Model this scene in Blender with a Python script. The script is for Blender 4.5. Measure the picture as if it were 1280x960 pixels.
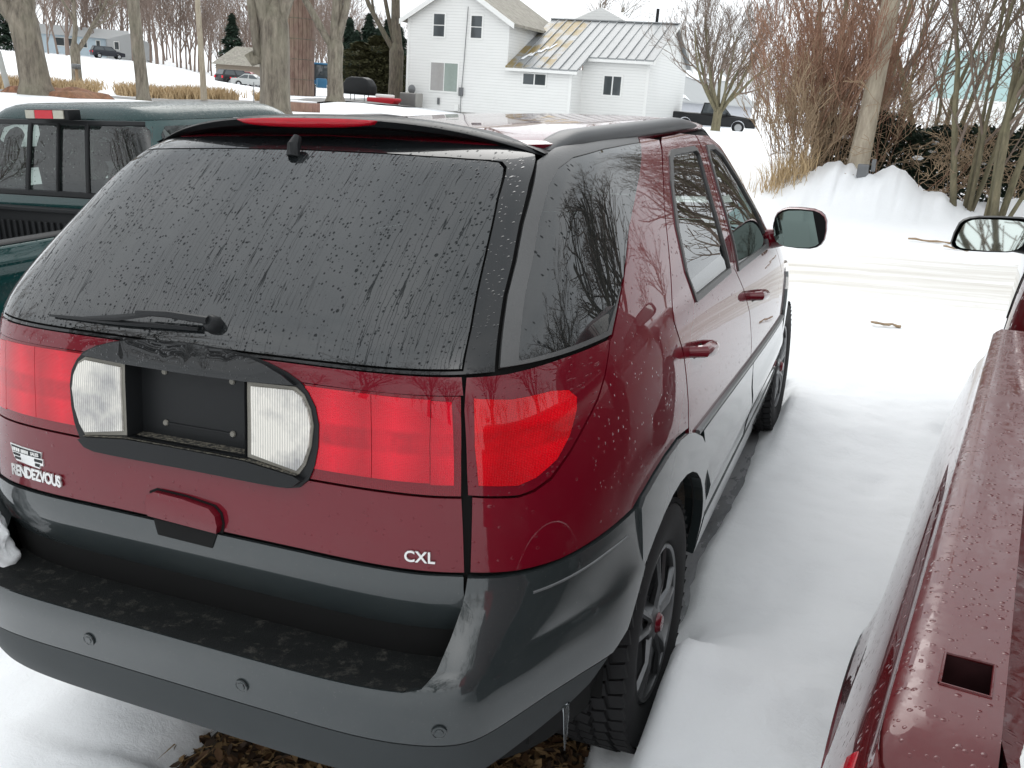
import bpy, bmesh, math, random
import numpy as np
from mathutils import Vector, Matrix, geometry, noise
for o in list(bpy.data.objects): bpy.data.objects.remove(o)
scene = bpy.context.scene
COL = scene.collection
R = math.radians

# ------------------------------------------------------------------ camera, sky, sun, exposure
# The parking lot slopes a little: vehicles are built level in the lot's own frame, LOT turns that frame into the world.
LOT = Matrix(((0.99814, -0.021172, -0.057175, 0), (0.019526, 0.999383, -0.029202, 0), (0.057758, 0.028031, 0.997937, 0), (0, 0, 0, 1)))
CAMPOS = Vector((1.349635, -2.369156, 1.826911))
cam_d = bpy.data.cameras.new('camera'); cam = bpy.data.objects.new('camera', cam_d); COL.objects.link(cam)
cam.matrix_world = Matrix(((0.91341, -0.179361, 0.365392, CAMPOS.x), (0.401567, 0.250359, -0.880945, CAMPOS.y), (0.066528, 0.951394, 0.300706, CAMPOS.z), (0, 0, 0, 1)))
cam_d.sensor_width = 36; cam_d.lens = 36 * 1150 / 1280; cam_d.clip_start = 0.05; cam_d.clip_end = 4000
scene.camera = cam
world = bpy.data.worlds.new('World'); scene.world = world; world.use_nodes = True
wn = world.node_tree; wn.nodes.clear()
w_out = wn.nodes.new('ShaderNodeOutputWorld'); w_bg = wn.nodes.new('ShaderNodeBackground')
w_sky = wn.nodes.new('ShaderNodeTexSky'); w_sky.sky_type = 'NISHITA'; w_sky.sun_disc = False
w_sky.sun_elevation = R(38); w_sky.sun_rotation = R(150); w_sky.air_density = 1.0; w_sky.dust_density = 6.0; w_sky.ozone_density = 1.0
w_hs = wn.nodes.new('ShaderNodeHueSaturation'); w_hs.inputs['Saturation'].default_value = 0.12
w_mix = wn.nodes.new('ShaderNodeMix'); w_mix.data_type = 'RGBA'; w_mix.inputs[0].default_value = 0.88
w_tc = wn.nodes.new('ShaderNodeTexCoord'); w_mp = wn.nodes.new('ShaderNodeMapping'); w_mp.inputs['Scale'].default_value = (1, 1, 3.0)
w_ns = wn.nodes.new('ShaderNodeTexNoise'); w_ns.inputs['Scale'].default_value = 2.2; w_ns.inputs['Detail'].default_value = 5
w_cr = wn.nodes.new('ShaderNodeValToRGB')
w_cr.color_ramp.elements[0].position = 0.3; w_cr.color_ramp.elements[0].color = (7.4, 7.9, 8.3, 1)
w_cr.color_ramp.elements[1].position = 0.72; w_cr.color_ramp.elements[1].color = (9.8, 10.1, 10.3, 1)
wl = wn.links.new
wl(w_tc.outputs['Generated'], w_mp.inputs['Vector']); wl(w_mp.outputs[0], w_ns.inputs['Vector']); wl(w_ns.outputs[0], w_cr.inputs[0])
wl(w_sky.outputs[0], w_hs.inputs['Color']); wl(w_hs.outputs[0], w_mix.inputs[6]); wl(w_cr.outputs[0], w_mix.inputs[7])
wl(w_mix.outputs[2], w_bg.inputs['Color']); wl(w_bg.outputs[0], w_out.inputs[0])
w_bg.inputs['Strength'].default_value = 0.10
sun_d = bpy.data.lights.new('sun', 'SUN'); sun_d.energy = 0.8; sun_d.angle = R(40); sun_d.color = (1, 0.97, 0.93)
sun = bpy.data.objects.new('sun', sun_d); COL.objects.link(sun); sun.rotation_euler = (R(52), 0, R(-150 + 360))
scene.view_settings.view_transform = 'Standard'; scene.view_settings.look = 'None'; scene.view_settings.gamma = 1
scene.view_settings.use_curve_mapping = False; scene.view_settings.exposure = 0.72
scene.render.engine = 'CYCLES'; scene.cycles.max_bounces = 6; scene.cycles.diffuse_bounces = 3; scene.cycles.glossy_bounces = 4; scene.cycles.transparent_max_bounces = 16
scene.cycles.use_denoising = True

# ------------------------------------------------------------------ helpers
def link(o, parent=None):
    COL.objects.link(o)
    if parent is not None: o.parent = parent
    return o
def tag(o, label=None, cat=None, group=None, kind=None):
    if label: o['label'] = label
    if cat: o['category'] = cat
    if group: o['group'] = group
    if kind: o['kind'] = kind
    return o
def empty(name, loc=(0, 0, 0), rz=0.0):
    o = bpy.data.objects.new(name, None); COL.objects.link(o); o.location = loc; o.rotation_euler = (0, 0, rz); o.empty_display_size = 0.2
    return o
def mesh_obj(name, verts, faces, mat, parent=None, smooth=True, mats=None, fm=None):
    me = bpy.data.meshes.new(name); me.from_pydata([tuple(v) for v in verts], [], faces)
    for m in (mats or [mat]): me.materials.append(m)
    if fm: me.polygons.foreach_set('material_index', fm)
    if smooth: me.polygons.foreach_set('use_smooth', [True] * len(me.polygons))
    me.update()
    return link(bpy.data.objects.new(name, me), parent)
def sharp(o, deg=35):
    me = o.data; bm = bmesh.new(); bm.from_mesh(me)
    bmesh.ops.recalc_face_normals(bm, faces=bm.faces)
    for e in bm.edges:
        if len(e.link_faces) == 2 and e.calc_face_angle(0) > R(deg): e.smooth = False
        else: e.smooth = True
    for f in bm.faces: f.smooth = True
    bm.to_mesh(me); bm.free(); return o
class MB:
    """collects simple solids into ONE mesh"""
    def __init__(s): s.v = []; s.f = []
    def add(s, v, f):
        b = len(s.v); s.v += [tuple(p) for p in v]; s.f += [tuple(i + b for i in q) for q in f]; return s
    def box(s, c, d, rot=None):
        hx, hy, hz = d[0] / 2, d[1] / 2, d[2] / 2
        v = [Vector((x * hx, y * hy, z * hz)) for z in (-1, 1) for y in (-1, 1) for x in (-1, 1)]
        if rot is not None: v = [rot @ p for p in v]
        c = Vector(c)
        return s.add([p + c for p in v], [(0, 2, 3, 1), (4, 5, 7, 6), (0, 1, 5, 4), (2, 6, 7, 3), (0, 4, 6, 2), (1, 3, 7, 5)])
    def tube(s, pts, rad, n=8, cap=True):
        pts = [Vector(p) for p in pts]; rr = rad if hasattr(rad, '__len__') else [rad] * len(pts)
        b = len(s.v); up = Vector((0.31, 0.17, 0.93))
        for i, p in enumerate(pts):
            d = (pts[min(i + 1, len(pts) - 1)] - pts[max(i - 1, 0)]).normalized()
            a = d.cross(up)
            if a.length < 1e-4: a = d.cross(Vector((1, 0, 0)))
            a.normalize(); c = d.cross(a)
            for k in range(n):
                t = 2 * math.pi * k / n; s.v.append(tuple(p + (a * math.cos(t) + c * math.sin(t)) * rr[i]))
        for i in range(len(pts) - 1):
            for k in range(n):
                k2 = (k + 1) % n; s.f.append((b + i * n + k, b + i * n + k2, b + (i + 1) * n + k2, b + (i + 1) * n + k))
        if cap:
            s.f.append(tuple(b + k for k in range(n - 1, -1, -1))); e = b + (len(pts) - 1) * n; s.f.append(tuple(e + k for k in range(n)))
        return s
    def lathe(s, prof, n, axis='x', c=(0, 0, 0), closed=True):
        """prof: (r, h) ring points; revolve about axis through c"""
        b = len(s.v); c = Vector(c); m = len(prof)
        for k in range(n):
            t = 2 * math.pi * k / n; cs, sn = math.cos(t), math.sin(t)
            for r, h in prof:
                p = Vector((h, r * cs, r * sn)) if axis == 'x' else (Vector((r * cs, r * sn, h)) if axis == 'z' else Vector((r * cs, h, r * sn)))
                s.v.append(tuple(p + c))
        for k in range(n):
            k2 = (k + 1) % n
            for j in range(m if closed else m - 1):
                j2 = (j + 1) % m; s.f.append((b + k * m + j, b + k * m + j2, b + k2 * m + j2, b + k2 * m + j))
        return s
    def prism(s, poly, y0, y1, M=None):
        """polygon (x,z) extruded along y"""
        n = len(poly); v = [Vector((x, y, z)) for y in (y0, y1) for x, z in poly]
        if M is not None: v = [M @ p for p in v]
        return s.add(v, [tuple(range(n)), tuple(range(2 * n - 1, n - 1, -1))] + [(i, i + n, (i + 1) % n + n, (i + 1) % n) for i in range(n)])
    def build(s, name, mat, parent=None, deg=35, bevel=0.0, seg=2):
        o = mesh_obj(name, s.v, s.f, mat, parent)
        if bevel > 0:
            bm = bmesh.new(); bm.from_mesh(o.data); bmesh.ops.recalc_face_normals(bm, faces=bm.faces)
            es = [e for e in bm.edges if len(e.link_faces) == 2 and e.calc_face_angle(0) > R(30)]
            bmesh.ops.bevel(bm, geom=es, offset=bevel, segments=seg, affect='EDGES', profile=0.5, clamp_overlap=True)
            bm.to_mesh(o.data); bm.free()
        return sharp(o, deg)
def copy_tree(o, parent=None):
    c = o.copy(); COL.objects.link(c); c.parent = parent
    for ch in o.children: copy_tree(ch, c)
    return c
def text_mesh(body, size, depth, bold=0.0, shear=0.0, spacing=1.0):
    cu = bpy.data.curves.new('t', 'FONT'); cu.body = body; cu.size = size; cu.extrude = depth / 2; cu.offset = bold; cu.shear = shear; cu.space_character = spacing
    cu.align_x = 'CENTER'; cu.align_y = 'CENTER'; cu.resolution_u = 3
    o = bpy.data.objects.new('t', cu); COL.objects.link(o); bpy.context.view_layer.update()
    me = bpy.data.meshes.new_from_object(o.evaluated_get(bpy.context.evaluated_depsgraph_get()))
    bpy.data.objects.remove(o); bpy.data.curves.remove(cu); return me

# ------------------------------------------------------------------ materials
class NT:
    def __init__(s, name):
        s.m = bpy.data.materials.new(name); s.m.use_nodes = True; s.t = s.m.node_tree; s.b = s.t.nodes['Principled BSDF']; s.out = s.t.nodes['Material Output']
    def n(s, typ, **kw):
        k = s.t.nodes.new(typ)
        for a, v in kw.items():
            if a.startswith('i_'): k.inputs[a[2:].replace('_', ' ')].default_value = v
            else: setattr(k, a, v)
        return k
    def l(s, a, b): s.t.links.new(a, b)
    def ramp(s, src, stops):
        r = s.n('ShaderNodeValToRGB'); e = r.color_ramp.elements
        while len(e) < len(stops): e.new(0.5)
        for q, (p, c) in zip(e, stops): q.position = p; q.color = (*c, 1) if len(c) == 3 else c
        s.l(src, r.inputs[0]); return r.outputs[0]
    def noise(s, scale, detail=4, rough=0.55, vec=None, dist=0.0, dim=None):
        k = s.n('ShaderNodeTexNoise'); k.inputs['Scale'].default_value = scale; k.inputs['Detail'].default_value = detail; k.inputs['Roughness'].default_value = rough; k.inputs['Distortion'].default_value = dist
        s.l(vec if vec is not None else s.obj(), k.inputs['Vector']); return k.outputs[0]
    def obj(s):
        if not hasattr(s, '_o'): s._o = s.n('ShaderNodeTexCoord')
        return s._o.outputs['Object']
    def uv(s):
        s.obj(); return s._o.outputs['UV']
    def mapped(s, vec, scale=(1, 1, 1), rot=(0, 0, 0), loc=(0, 0, 0)):
        k = s.n('ShaderNodeMapping'); k.inputs['Scale'].default_value = scale; k.inputs['Rotation'].default_value = rot; k.inputs['Location'].default_value = loc; s.l(vec, k.inputs[0]); return k.outputs[0]
    def math(s, op, a, b=None, c=None, clamp=False):
        k = s.n('ShaderNodeMath', operation=op, use_clamp=clamp)
        for i, x in enumerate((a, b, c)):
            if x is None: continue
            if isinstance(x, (int, float)): k.inputs[i].default_value = x
            else: s.l(x, k.inputs[i])
        return k.outputs[0]
    def mix(s, f, a, b):
        k = s.n('ShaderNodeMix', data_type='RGBA')
        for i, x in ((0, f), (6, a), (7, b)):
            if isinstance(x, (int, float)): k.inputs[i].default_value = x
            elif isinstance(x, tuple): k.inputs[i].default_value = (*x, 1)
            else: s.l(x, k.inputs[i])
        return k.outputs[2]
    def bump(s, h, strength=0.3, dist=0.01, normal=None):
        k = s.n('ShaderNodeBump'); k.inputs['Strength'].default_value = strength; k.inputs['Distance'].default_value = dist; s.l(h, k.inputs['Height'])
        if normal is not None: s.l(normal, k.inputs['Normal'])
        return k.outputs[0]
    def set(s, **kw):
        for a, v in kw.items():
            i = s.b.inputs[a.replace('_', ' ')]
            if isinstance(v, (int, float)): i.default_value = v
            elif isinstance(v, tuple): i.default_value = (*v, 1) if len(v) == 3 and i.type == 'RGBA' else v
            else: s.l(v, i)
        return s
def plain(name, col, rough=0.5, metal=0.0, coat=0.0, var=0.12, scale=6.0, bump=0.0, bscale=80.0, spec=0.22):
    t = NT(name); c = t.mix(t.noise(scale), tuple(x * (1 - var) for x in col), tuple(min(1, x * (1 + var)) for x in col))
    t.set(Base_Color=c, Roughness=rough, Metallic=metal, Coat_Weight=coat, Coat_Roughness=0.03, Specular_IOR_Level=spec)
    if bump: t.set(Normal=t.bump(t.noise(bscale), bump, 0.003))
    return t.m
def drops(t, vec, density=0.5, size=160.0, strength=0.5):
    """beads of rain water: round bumps of uneven size"""
    hs = []
    for sc, thr, dn in ((size, 0.46, density), (size * 0.5, 0.34, density * 0.22)):
        v = t.n('ShaderNodeTexVoronoi', feature='F1'); v.inputs['Scale'].default_value = sc; v.inputs['Randomness'].default_value = 1.0; t.l(vec, v.inputs['Vector'])
        sep = t.n('ShaderNodeSeparateColor'); t.l(v.outputs['Color'], sep.inputs[0])
        rad = t.math('MULTIPLY', sep.outputs[0], thr)
        on = t.math('LESS_THAN', sep.outputs[1], dn)
        h = t.math('SUBTRACT', rad, v.outputs['Distance']); h = t.math('MAXIMUM', h, 0.0)
        h = t.math('MULTIPLY', t.math('POWER', h, 0.6), on); hs.append(h)
    h = t.math('ADD', hs[0], t.math('MULTIPLY', hs[1], 1.2))
    return h
def paint(name, col, rough=0.32, drop=0.0, size=170.0, flake=0.0, dirt=0.0, coat=1.0, orange=0.02, use='uv', crough=0.0, mottle=0.0, scuff=0.0, cior=1.58):
    t = NT(name); vec = t.uv() if use == 'uv' else t.obj()
    base = t.mix(t.noise(3.0, 3), tuple(x * 0.9 for x in col), tuple(x * 1.08 for x in col))
    if dirt:
        d = t.ramp(t.noise(7.0, 8, 0.7), [(0.48, (0, 0, 0)), (0.75, (1, 1, 1))]); base = t.mix(t.math('MULTIPLY', d, dirt), base, (0.16, 0.155, 0.145))
    rg = t.math('MULTIPLY_ADD', t.noise(9.0, 6, 0.65), 0.035, 0.0)
    if mottle: rg = t.math('ADD', rg, t.math('MULTIPLY', t.ramp(t.noise(34.0, 5, 0.6, dist=.8), [(0.46, (0, 0, 0)), (0.54, (1, 1, 1))]), mottle))
    if scuff:
        sl = t.noise(7.0, 8, 0.75, t.mapped(t.obj(), (1, 1, 5), (.4, .9, .3))); sm = t.ramp(sl, [(0.63, (0, 0, 0)), (0.68, (1, 1, 1))]); fine = t.ramp(t.noise(120, 5, .7), [(0.62, (0, 0, 0)), (0.72, (1, 1, 1))])
        base = t.mix(t.math('MULTIPLY', sm, scuff), base, (0.016, 0.018, 0.018)); base = t.mix(t.math('MULTIPLY', fine, scuff * .5), base, (0.20, 0.195, 0.18))
        film = t.ramp(t.noise(2.2, 6, .65), [(0.40, (0, 0, 0)), (0.70, (1, 1, 1))]); rg = t.math('ADD', rg, t.math('MULTIPLY', film, .07)); base = t.mix(t.math('MULTIPLY', film, scuff * .35), base, (0.10, 0.105, 0.10))
    t.set(Base_Color=base, Roughness=rough, Metallic=flake, Coat_Weight=coat, Coat_Roughness=t.math('ADD', rg, crough), Coat_IOR=cior, Specular_IOR_Level=0.08)
    h = t.math('MULTIPLY', t.noise(38.0, 2), orange)
    if drop:
        dh = drops(t, vec, drop, size); nrm = t.bump(dh, 0.55, 0.004, t.bump(h, 0.2, 0.002))
    else: nrm = t.bump(h, 0.2, 0.002)
    t.set(Normal=nrm, Coat_Normal=nrm); return t.m
def glassy(name, tint, drop=0.0, size=190.0, streak=0.0, opacity=0.75, body=(0.012, 0.014, 0.015), rough=0.0, ior=1.62):
    """tinted window glass: mirror-like surface over a dark film that lets some light through; water beads and runs break the mirror"""
    t = NT(name); nt = t.t; nt.nodes.remove(t.b)
    tr = t.n('ShaderNodeBsdfTransparent'); tr.inputs[0].default_value = (*tint, 1)
    df = t.n('ShaderNodeBsdfPrincipled'); df.inputs['Base Color'].default_value = (*body, 1); df.inputs['Roughness'].default_value = rough + 0.02; df.inputs['Specular IOR Level'].default_value = 0.0
    gl = t.n('ShaderNodeBsdfGlossy'); gl.inputs['Roughness'].default_value = rough; gl.inputs['Color'].default_value = (1, 1, 1, 1)
    fr = t.n('ShaderNodeFresnel'); fr.inputs['IOR'].default_value = ior; fac = fr.outputs[0]
    m1 = t.n('ShaderNodeMixShader'); m1.inputs[0].default_value = opacity; t.l(tr.outputs[0], m1.inputs[1]); t.l(df.outputs[0], m1.inputs[2])
    if drop or streak:
        uv = t.uv(); h = drops(t, uv, drop, size); mask = t.math('MULTIPLY', h, 3.2, clamp=True)
        if streak:
            mp = t.mapped(uv, (40.0, 1.3, 1)); nz = t.noise(3.0, 3, 0.6, t.mapped(uv, (5, 12, 1)))
            va = t.n('ShaderNodeVectorMath', operation='ADD'); cx = t.n('ShaderNodeCombineXYZ'); t.l(t.math('MULTIPLY', nz, 0.38), cx.inputs[0]); t.l(mp, va.inputs[0]); t.l(cx.outputs[0], va.inputs[1])
            w = t.n('ShaderNodeTexNoise'); w.noise_dimensions = '2D'; w.inputs['Scale'].default_value = 2.1; w.inputs['Detail'].default_value = 0.0; t.l(va.outputs[0], w.inputs['Vector'])
            ln = t.math('ABSOLUTE', t.math('SUBTRACT', w.outputs[0], 0.5)); ln = t.math('MAXIMUM', t.math('SUBTRACT', 0.030, ln), 0.0)
            gate = t.ramp(t.noise(2.4, 2, 0.5, t.mapped(uv, (1.6, .8, 1))), [(0.33, (0, 0, 0)), (0.45, (1, 1, 1))]); ln = t.math('MULTIPLY', ln, gate)
            mask = t.math('MAXIMUM', mask, t.math('MULTIPLY', ln, 38.0 * streak, clamp=True)); h = t.math('ADD', h, t.math('MULTIPLY', ln, 8.0))
        b = t.bump(h, 0.25, 0.003); t.l(b, gl.inputs['Normal'])
        film = t.math('MULTIPLY_ADD', t.noise(2.5, 4, .6, t.mapped(uv, (1, .5, 1))), .5, .75)
        fac = t.math('MULTIPLY', t.math('MULTIPLY', fac, film), t.math('SUBTRACT', 1.0, t.math('MULTIPLY', mask, 0.80)))
    m2 = t.n('ShaderNodeMixShader'); t.l(fac, m2.inputs[0]); t.l(m1.outputs[0], m2.inputs[1]); t.l(gl.outputs[0], m2.inputs[2]); t.l(m2.outputs[0], t.out.inputs[0])
    return t.m
M = {}
M['maroon'] = paint('maroon_paint', (0.128, 0.0022, 0.010), rough=0.45, flake=0.05, cior=1.45, drop=0.14, size=110, dirt=0.03)
M['maroon_wet'] = paint('maroon_paint_wet', (0.128, 0.0022, 0.010), rough=0.45, flake=0.05, cior=1.42, drop=0.45, size=150)
M['clad'] = paint('grey_cladding_paint', (0.024, 0.031, 0.033), rough=0.42, flake=0.2, dirt=0.04, crough=0.0, scuff=.32, cior=1.6)
M['clad_side'] = paint('grey_cladding_gloss', (0.030, 0.039, 0.041), rough=0.40, flake=0.3, cior=1.6)
M['clad_wet'] = paint('grey_cladding_wet', (0.040, 0.050, 0.053), rough=0.40, flake=0.3, drop=0.35, size=150, dirt=0.05)
M['valance'] = plain('dark_grey_plastic', (0.034, 0.039, 0.041), 0.55, bump=0.12, bscale=420)
M['spoiler'] = paint('wet_black_spoiler', (0.010, 0.011, 0.012), rough=0.6, drop=0.6, size=130, crough=0.15, coat=.25)
M['black_gloss'] = paint('black_gloss', (0.006, 0.007, 0.008), rough=0.3, drop=0.55, size=150, cior=1.42)
M['black'] = plain('black_plastic', (0.012, 0.013, 0.014), 0.45, bump=0.06, bscale=300)
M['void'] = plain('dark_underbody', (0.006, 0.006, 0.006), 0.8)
M['satin'] = plain('satin_grey_trim', (0.16, 0.165, 0.17), 0.32, 0.35, bump=0.03)
M['rubber'] = plain('tyre_rubber', (0.020, 0.020, 0.021), 0.78, var=0.3, scale=14, bump=0.15, bscale=260)
M['glass_rear'] = glassy('rear_window_glass', (0.22, 0.26, 0.24), drop=0.75, size=135, streak=1.0, opacity=0.82, ior=1.74)
M['glass_side'] = glassy('side_window_glass', (0.30, 0.36, 0.33), drop=0.16, size=110, opacity=0.78, ior=1.68)
M['glass_front'] = glassy('front_window_glass', (0.62, 0.72, 0.67), opacity=0.25, ior=1.9)
M['chrome'] = plain('chrome', (0.72, 0.73, 0.74), 0.12, 1.0)
M['alloy'] = plain('painted_alloy', (0.42, 0.43, 0.44), 0.32, 0.75)
M['interior'] = plain('dark_cabin_trim', (0.035, 0.036, 0.036), 0.8)
M['seat'] = plain('grey_seat_fabric', (0.075, 0.08, 0.078), 0.85)
def lens_mat(name, col, cell=240.0, rough=0.22, painted_light=False):
    """moulded lamp lens: prism cells, and optionally chamber glow and a dark treeline reflection painted into the colour"""
    t = NT(name); v = t.n('ShaderNodeTexVoronoi', feature='F1'); v.inputs['Scale'].default_value = cell; v.inputs['Randomness'].default_value = 0.0; t.l(t.uv(), v.inputs['Vector'])
    c = t.mix(t.math('MULTIPLY', v.outputs['Distance'], 0.8, clamp=True), col, tuple(x * 0.55 for x in col))
    if painted_light:
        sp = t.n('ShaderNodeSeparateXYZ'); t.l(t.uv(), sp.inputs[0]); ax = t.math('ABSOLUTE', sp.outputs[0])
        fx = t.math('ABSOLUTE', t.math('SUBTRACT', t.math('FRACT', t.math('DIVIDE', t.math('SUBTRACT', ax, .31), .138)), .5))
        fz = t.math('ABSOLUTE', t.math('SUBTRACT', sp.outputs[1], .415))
        reflection_band = t.math('MULTIPLY', t.ramp(fz, [(.0, (1, 1, 1)), (.022, (1, 1, 1)), (.034, (0, 0, 0))]), t.ramp(t.noise(16, 3, .6, t.mapped(t.uv(), (1, .4, 1))), [(.35, (.35, .35, .35)), (.6, (1, 1, 1))]))  # dark treeline reflection painted across the lens colour, broken up by noise
        glow_falloff = t.ramp(t.math('ADD', t.math('MULTIPLY', fx, 1.2), t.math('MULTIPLY', fz, 3.0)), [(.12, (0, 0, 0)), (.75, (1, 1, 1))])  # chamber glow painted in: colour dims away from each chamber middle
        c = t.mix(t.math('MULTIPLY', glow_falloff, .72), c, tuple(x * .42 for x in col)); c = t.mix(t.math('MULTIPLY', reflection_band, .80), c, (col[0] * .42, col[1], col[2] * .5))
    c = t.mix(t.math('MULTIPLY', t.ramp(t.noise(30, 6, .7), [(.55, (0, 0, 0)), (.8, (1, 1, 1))]), .25), c, (.20, .03, .04))
    t.set(Base_Color=c, Roughness=rough, Specular_IOR_Level=.05, Coat_Weight=0.8, Coat_Roughness=0.03, Normal=t.bump(v.outputs['Distance'], 0.8, 0.003)); return t.m
M['lens_red'] = lens_mat('red_lamp_lens', (0.80, 0.002, 0.022)); M['lens_tail'] = lens_mat('tail_lamp_lens', (0.90, 0.002, 0.026), painted_light=True)
M['lens_red_dark'] = lens_mat('red_lamp_border', (0.20, 0.003, 0.012))
M['lens_orange'] = lens_mat('red_orange_lens', (0.88, 0.003, 0.012), painted_light=True)
def ribbed():
    t = NT('ribbed_clear_lens'); sp = t.n('ShaderNodeSeparateXYZ'); t.l(t.uv(), sp.inputs[0])
    s = t.math('SINE', t.math('MULTIPLY', sp.outputs[0], 2 * math.pi / 0.0062)); s01 = t.math('MULTIPLY_ADD', s, 0.5, 0.5)
    patchy = t.ramp(t.noise(9, 4, 0.6), [(0.36, (0.34, 0.335, 0.33)), (0.58, (0.78, 0.75, 0.68))])
    c = t.mix(t.math('POWER', s01, 2.2), patchy, t.mix(0.5, patchy, (0.10, 0.095, 0.085)))
    t.set(Base_Color=c, Roughness=0.18, Coat_Weight=1.0, Coat_Roughness=0.02, Normal=t.bump(s01, 0.6, 0.002)); return t.m
M['lens_clear'] = ribbed()
M['bezel'] = plain('bezel_grey_brown', (0.20, 0.19, 0.165), 0.35)
def dirty_shelf():
    t = NT('gritty_plastic'); n = t.ramp(t.noise(150, 6, 0.7), [(0.45, (0.018, 0.018, 0.017)), (0.62, (0.20, 0.18, 0.14))]); t.set(Base_Color=n, Roughness=0.7, Normal=t.bump(t.noise(150, 6, 0.7), 0.4, 0.003)); return t.m
M['grit'] = dirty_shelf()
def pad_mat():
    t = NT('rubber_step_pad'); g = t.noise(260, 3); sc = t.ramp(t.noise(30, 8, 0.75), [(0.54, (0, 0, 0)), (0.72, (1, 1, 1))])
    t.set(Base_Color=t.mix(t.math('MULTIPLY', sc, 0.35), (0.011, 0.012, 0.012), (0.16, 0.15, 0.13)), Roughness=0.7, Specular_IOR_Level=.12, Normal=t.bump(g, 0.5, 0.002)); return t.m
M['pad'] = pad_mat()
M['emblem'] = plain('bright_emblem', (0.70, 0.70, 0.69), 0.25, 0.6)
M['white_plastic'] = plain('white_plastic', (0.75, 0.75, 0.73), 0.4)
M['ice'] = None
def snow_mat(name, tint=(0.86, 0.875, 0.89)):
    t = NT(name); n = t.noise(1.2, 6, 0.6); c = t.mix(n, tuple(x * 0.94 for x in tint), tint); c = t.mix(t.ramp(t.noise(46, 7, .75), [(.70, (0, 0, 0)), (.80, (.30, .30, .30))]), c, (.50, .47, .43))
    crust = t.noise(16, 7, 0.68, dist=.6); h = t.math('ADD', t.math('ADD', t.noise(5, 5, 0.6), t.math('MULTIPLY', crust, .5)), t.math('MULTIPLY', t.noise(160, 4, 0.75), 0.10))
    t.set(Base_Color=c, Roughness=0.65, Specular_IOR_Level=0.25, Normal=t.bump(h, 0.42, 0.018)); return t.m
M['snow'] = snow_mat('snow')
t_ = NT('clear_ice'); t_.set(Base_Color=(0.9, 0.95, 0.97), Roughness=0.05, Transmission_Weight=1.0, IOR=1.31); M['ice'] = t_.m

# ------------------------------------------------------------------ curved body surfaces
def ncs(X,Y):
    X=np.array(X,float);Y=np.array(Y,float);n=len(X);h=np.diff(X)
    A=np.zeros((n,n));b=np.zeros(n);A[0,0]=A[-1,-1]=1
    for i in range(1,n-1):
        A[i,i-1]=h[i-1];A[i,i]=2*(h[i-1]+h[i]);A[i,i+1]=h[i]
        b[i]=6*((Y[i+1]-Y[i])/h[i]-(Y[i]-Y[i-1])/h[i-1])
    M=np.linalg.solve(A,b)
    def f(x):
        x=np.asarray(x,float);i=np.clip(np.searchsorted(X,x)-1,0,n-2);d=x-X[i];hh=h[i]
        B=(Y[i+1]-Y[i])/hh-hh*(2*M[i]+M[i+1])/6
        return Y[i]+d*(B+d*(M[i]/2+d*(M[i+1]-M[i])/(6*hh)))
    return f
class Surf:
    def __init__(s,rows,yc=1.2):
        R=np.array(rows,float);s.yc=yc
        c=np.r_[0,np.cumsum(np.sqrt(np.diff(R[:,0])**2+np.diff(R[:,1])**2+.25*np.diff(R[:,2])**2))]
        s.V=c;s.f=[ncs(c,R[:,k]) for k in range(R.shape[1])]
        s.tv=np.linspace(0,c[-1],4000);s.tz=np.maximum.accumulate(s.f[0](s.tv))
    def v(s,z): return np.interp(z,s.tz,s.tv)
    def P(s,u,v,off=0.0):
        u=np.asarray(u,float);v=np.asarray(v,float)
        p=s._P(u,v)
        if np.any(np.asarray(off)!=0): p=p+s.N(u,v)*np.asarray(off)[...,None]
        return p
    def _P(s,u,v):
        u=(np.asarray(u,float)+2)%4-2
        z,w,yr,n,m,yf,nf,mf=[g(v) for g in s.f[:8]]
        sg=np.where(u<0,-1.,1.);au=np.abs(u);fr=au>1
        a=au*np.pi/2;cx=np.abs(np.sin(a))+1e-12;cy=np.abs(np.cos(a))+1e-12
        N=np.where(fr,nf,n);Mm=np.where(fr,mf,m);D=np.where(fr,yf-s.yc,s.yc-yr)
        lo=np.ones_like(a)*.9;hi=np.ones_like(a)*1.45
        for _ in range(34):
            r=(lo+hi)/2;g=(r*cx)**N+(r*cy)**Mm
            lo=np.where(g<1,r,lo);hi=np.where(g<1,hi,r)
        r=(lo+hi)/2
        if len(s.f)>8:   # flattened corner of the bumper
            ch=np.clip(s.f[8](v),0,1); r2=1/(.6168*cx+.5397*cy); k=110.0; rm=-np.log(np.exp(-k*(r-1))+np.exp(-k*(r2-1)))/k+1
            r=np.where(fr,r,r+ch*(np.minimum(rm,r)-r))
        return np.stack([sg*w*r*cx,s.yc+np.where(fr,1,-1)*D*r*cy,z],-1)
    def N(s,u,v):
        e=2e-4;v=np.clip(v,e,s.V[-1]-e)
        a=s._P(u+e,v)-s._P(u-e,v);b=s._P(u,v+e)-s._P(u,v-e)
        n=np.cross(a,b);l=np.linalg.norm(n,axis=-1,keepdims=True);return n/np.maximum(l,1e-12)
    def rz(s,x,z):   # rear face point (x,z) -> (u,v)
        v=float(s.v(z));w,n,m=[float(s.f[k](v)) for k in (1,3,4)]
        q=min(abs(x)/w,.99999);c=(1-q**n)**(1/m);return (np.copysign(np.arctan2(q,c)*2/np.pi,x),v)
    def sz(s,y,z,sg=1):  # side point (y,z) -> (u,v)
        v=float(s.v(z));w,yr,n,m,yf,nf,mf=[float(s.f[k](v)) for k in range(1,8)]
        fr=y>s.yc
        t=min(abs(y-s.yc)/((yf-s.yc) if fr else (s.yc-yr)),.99999);N,Mm=(nf,mf) if fr else (n,m)
        q=(1-t**Mm)**(1/N);u=np.arctan2(q,t)*2/np.pi
        return (sg*(2-u if fr else u),v)
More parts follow.
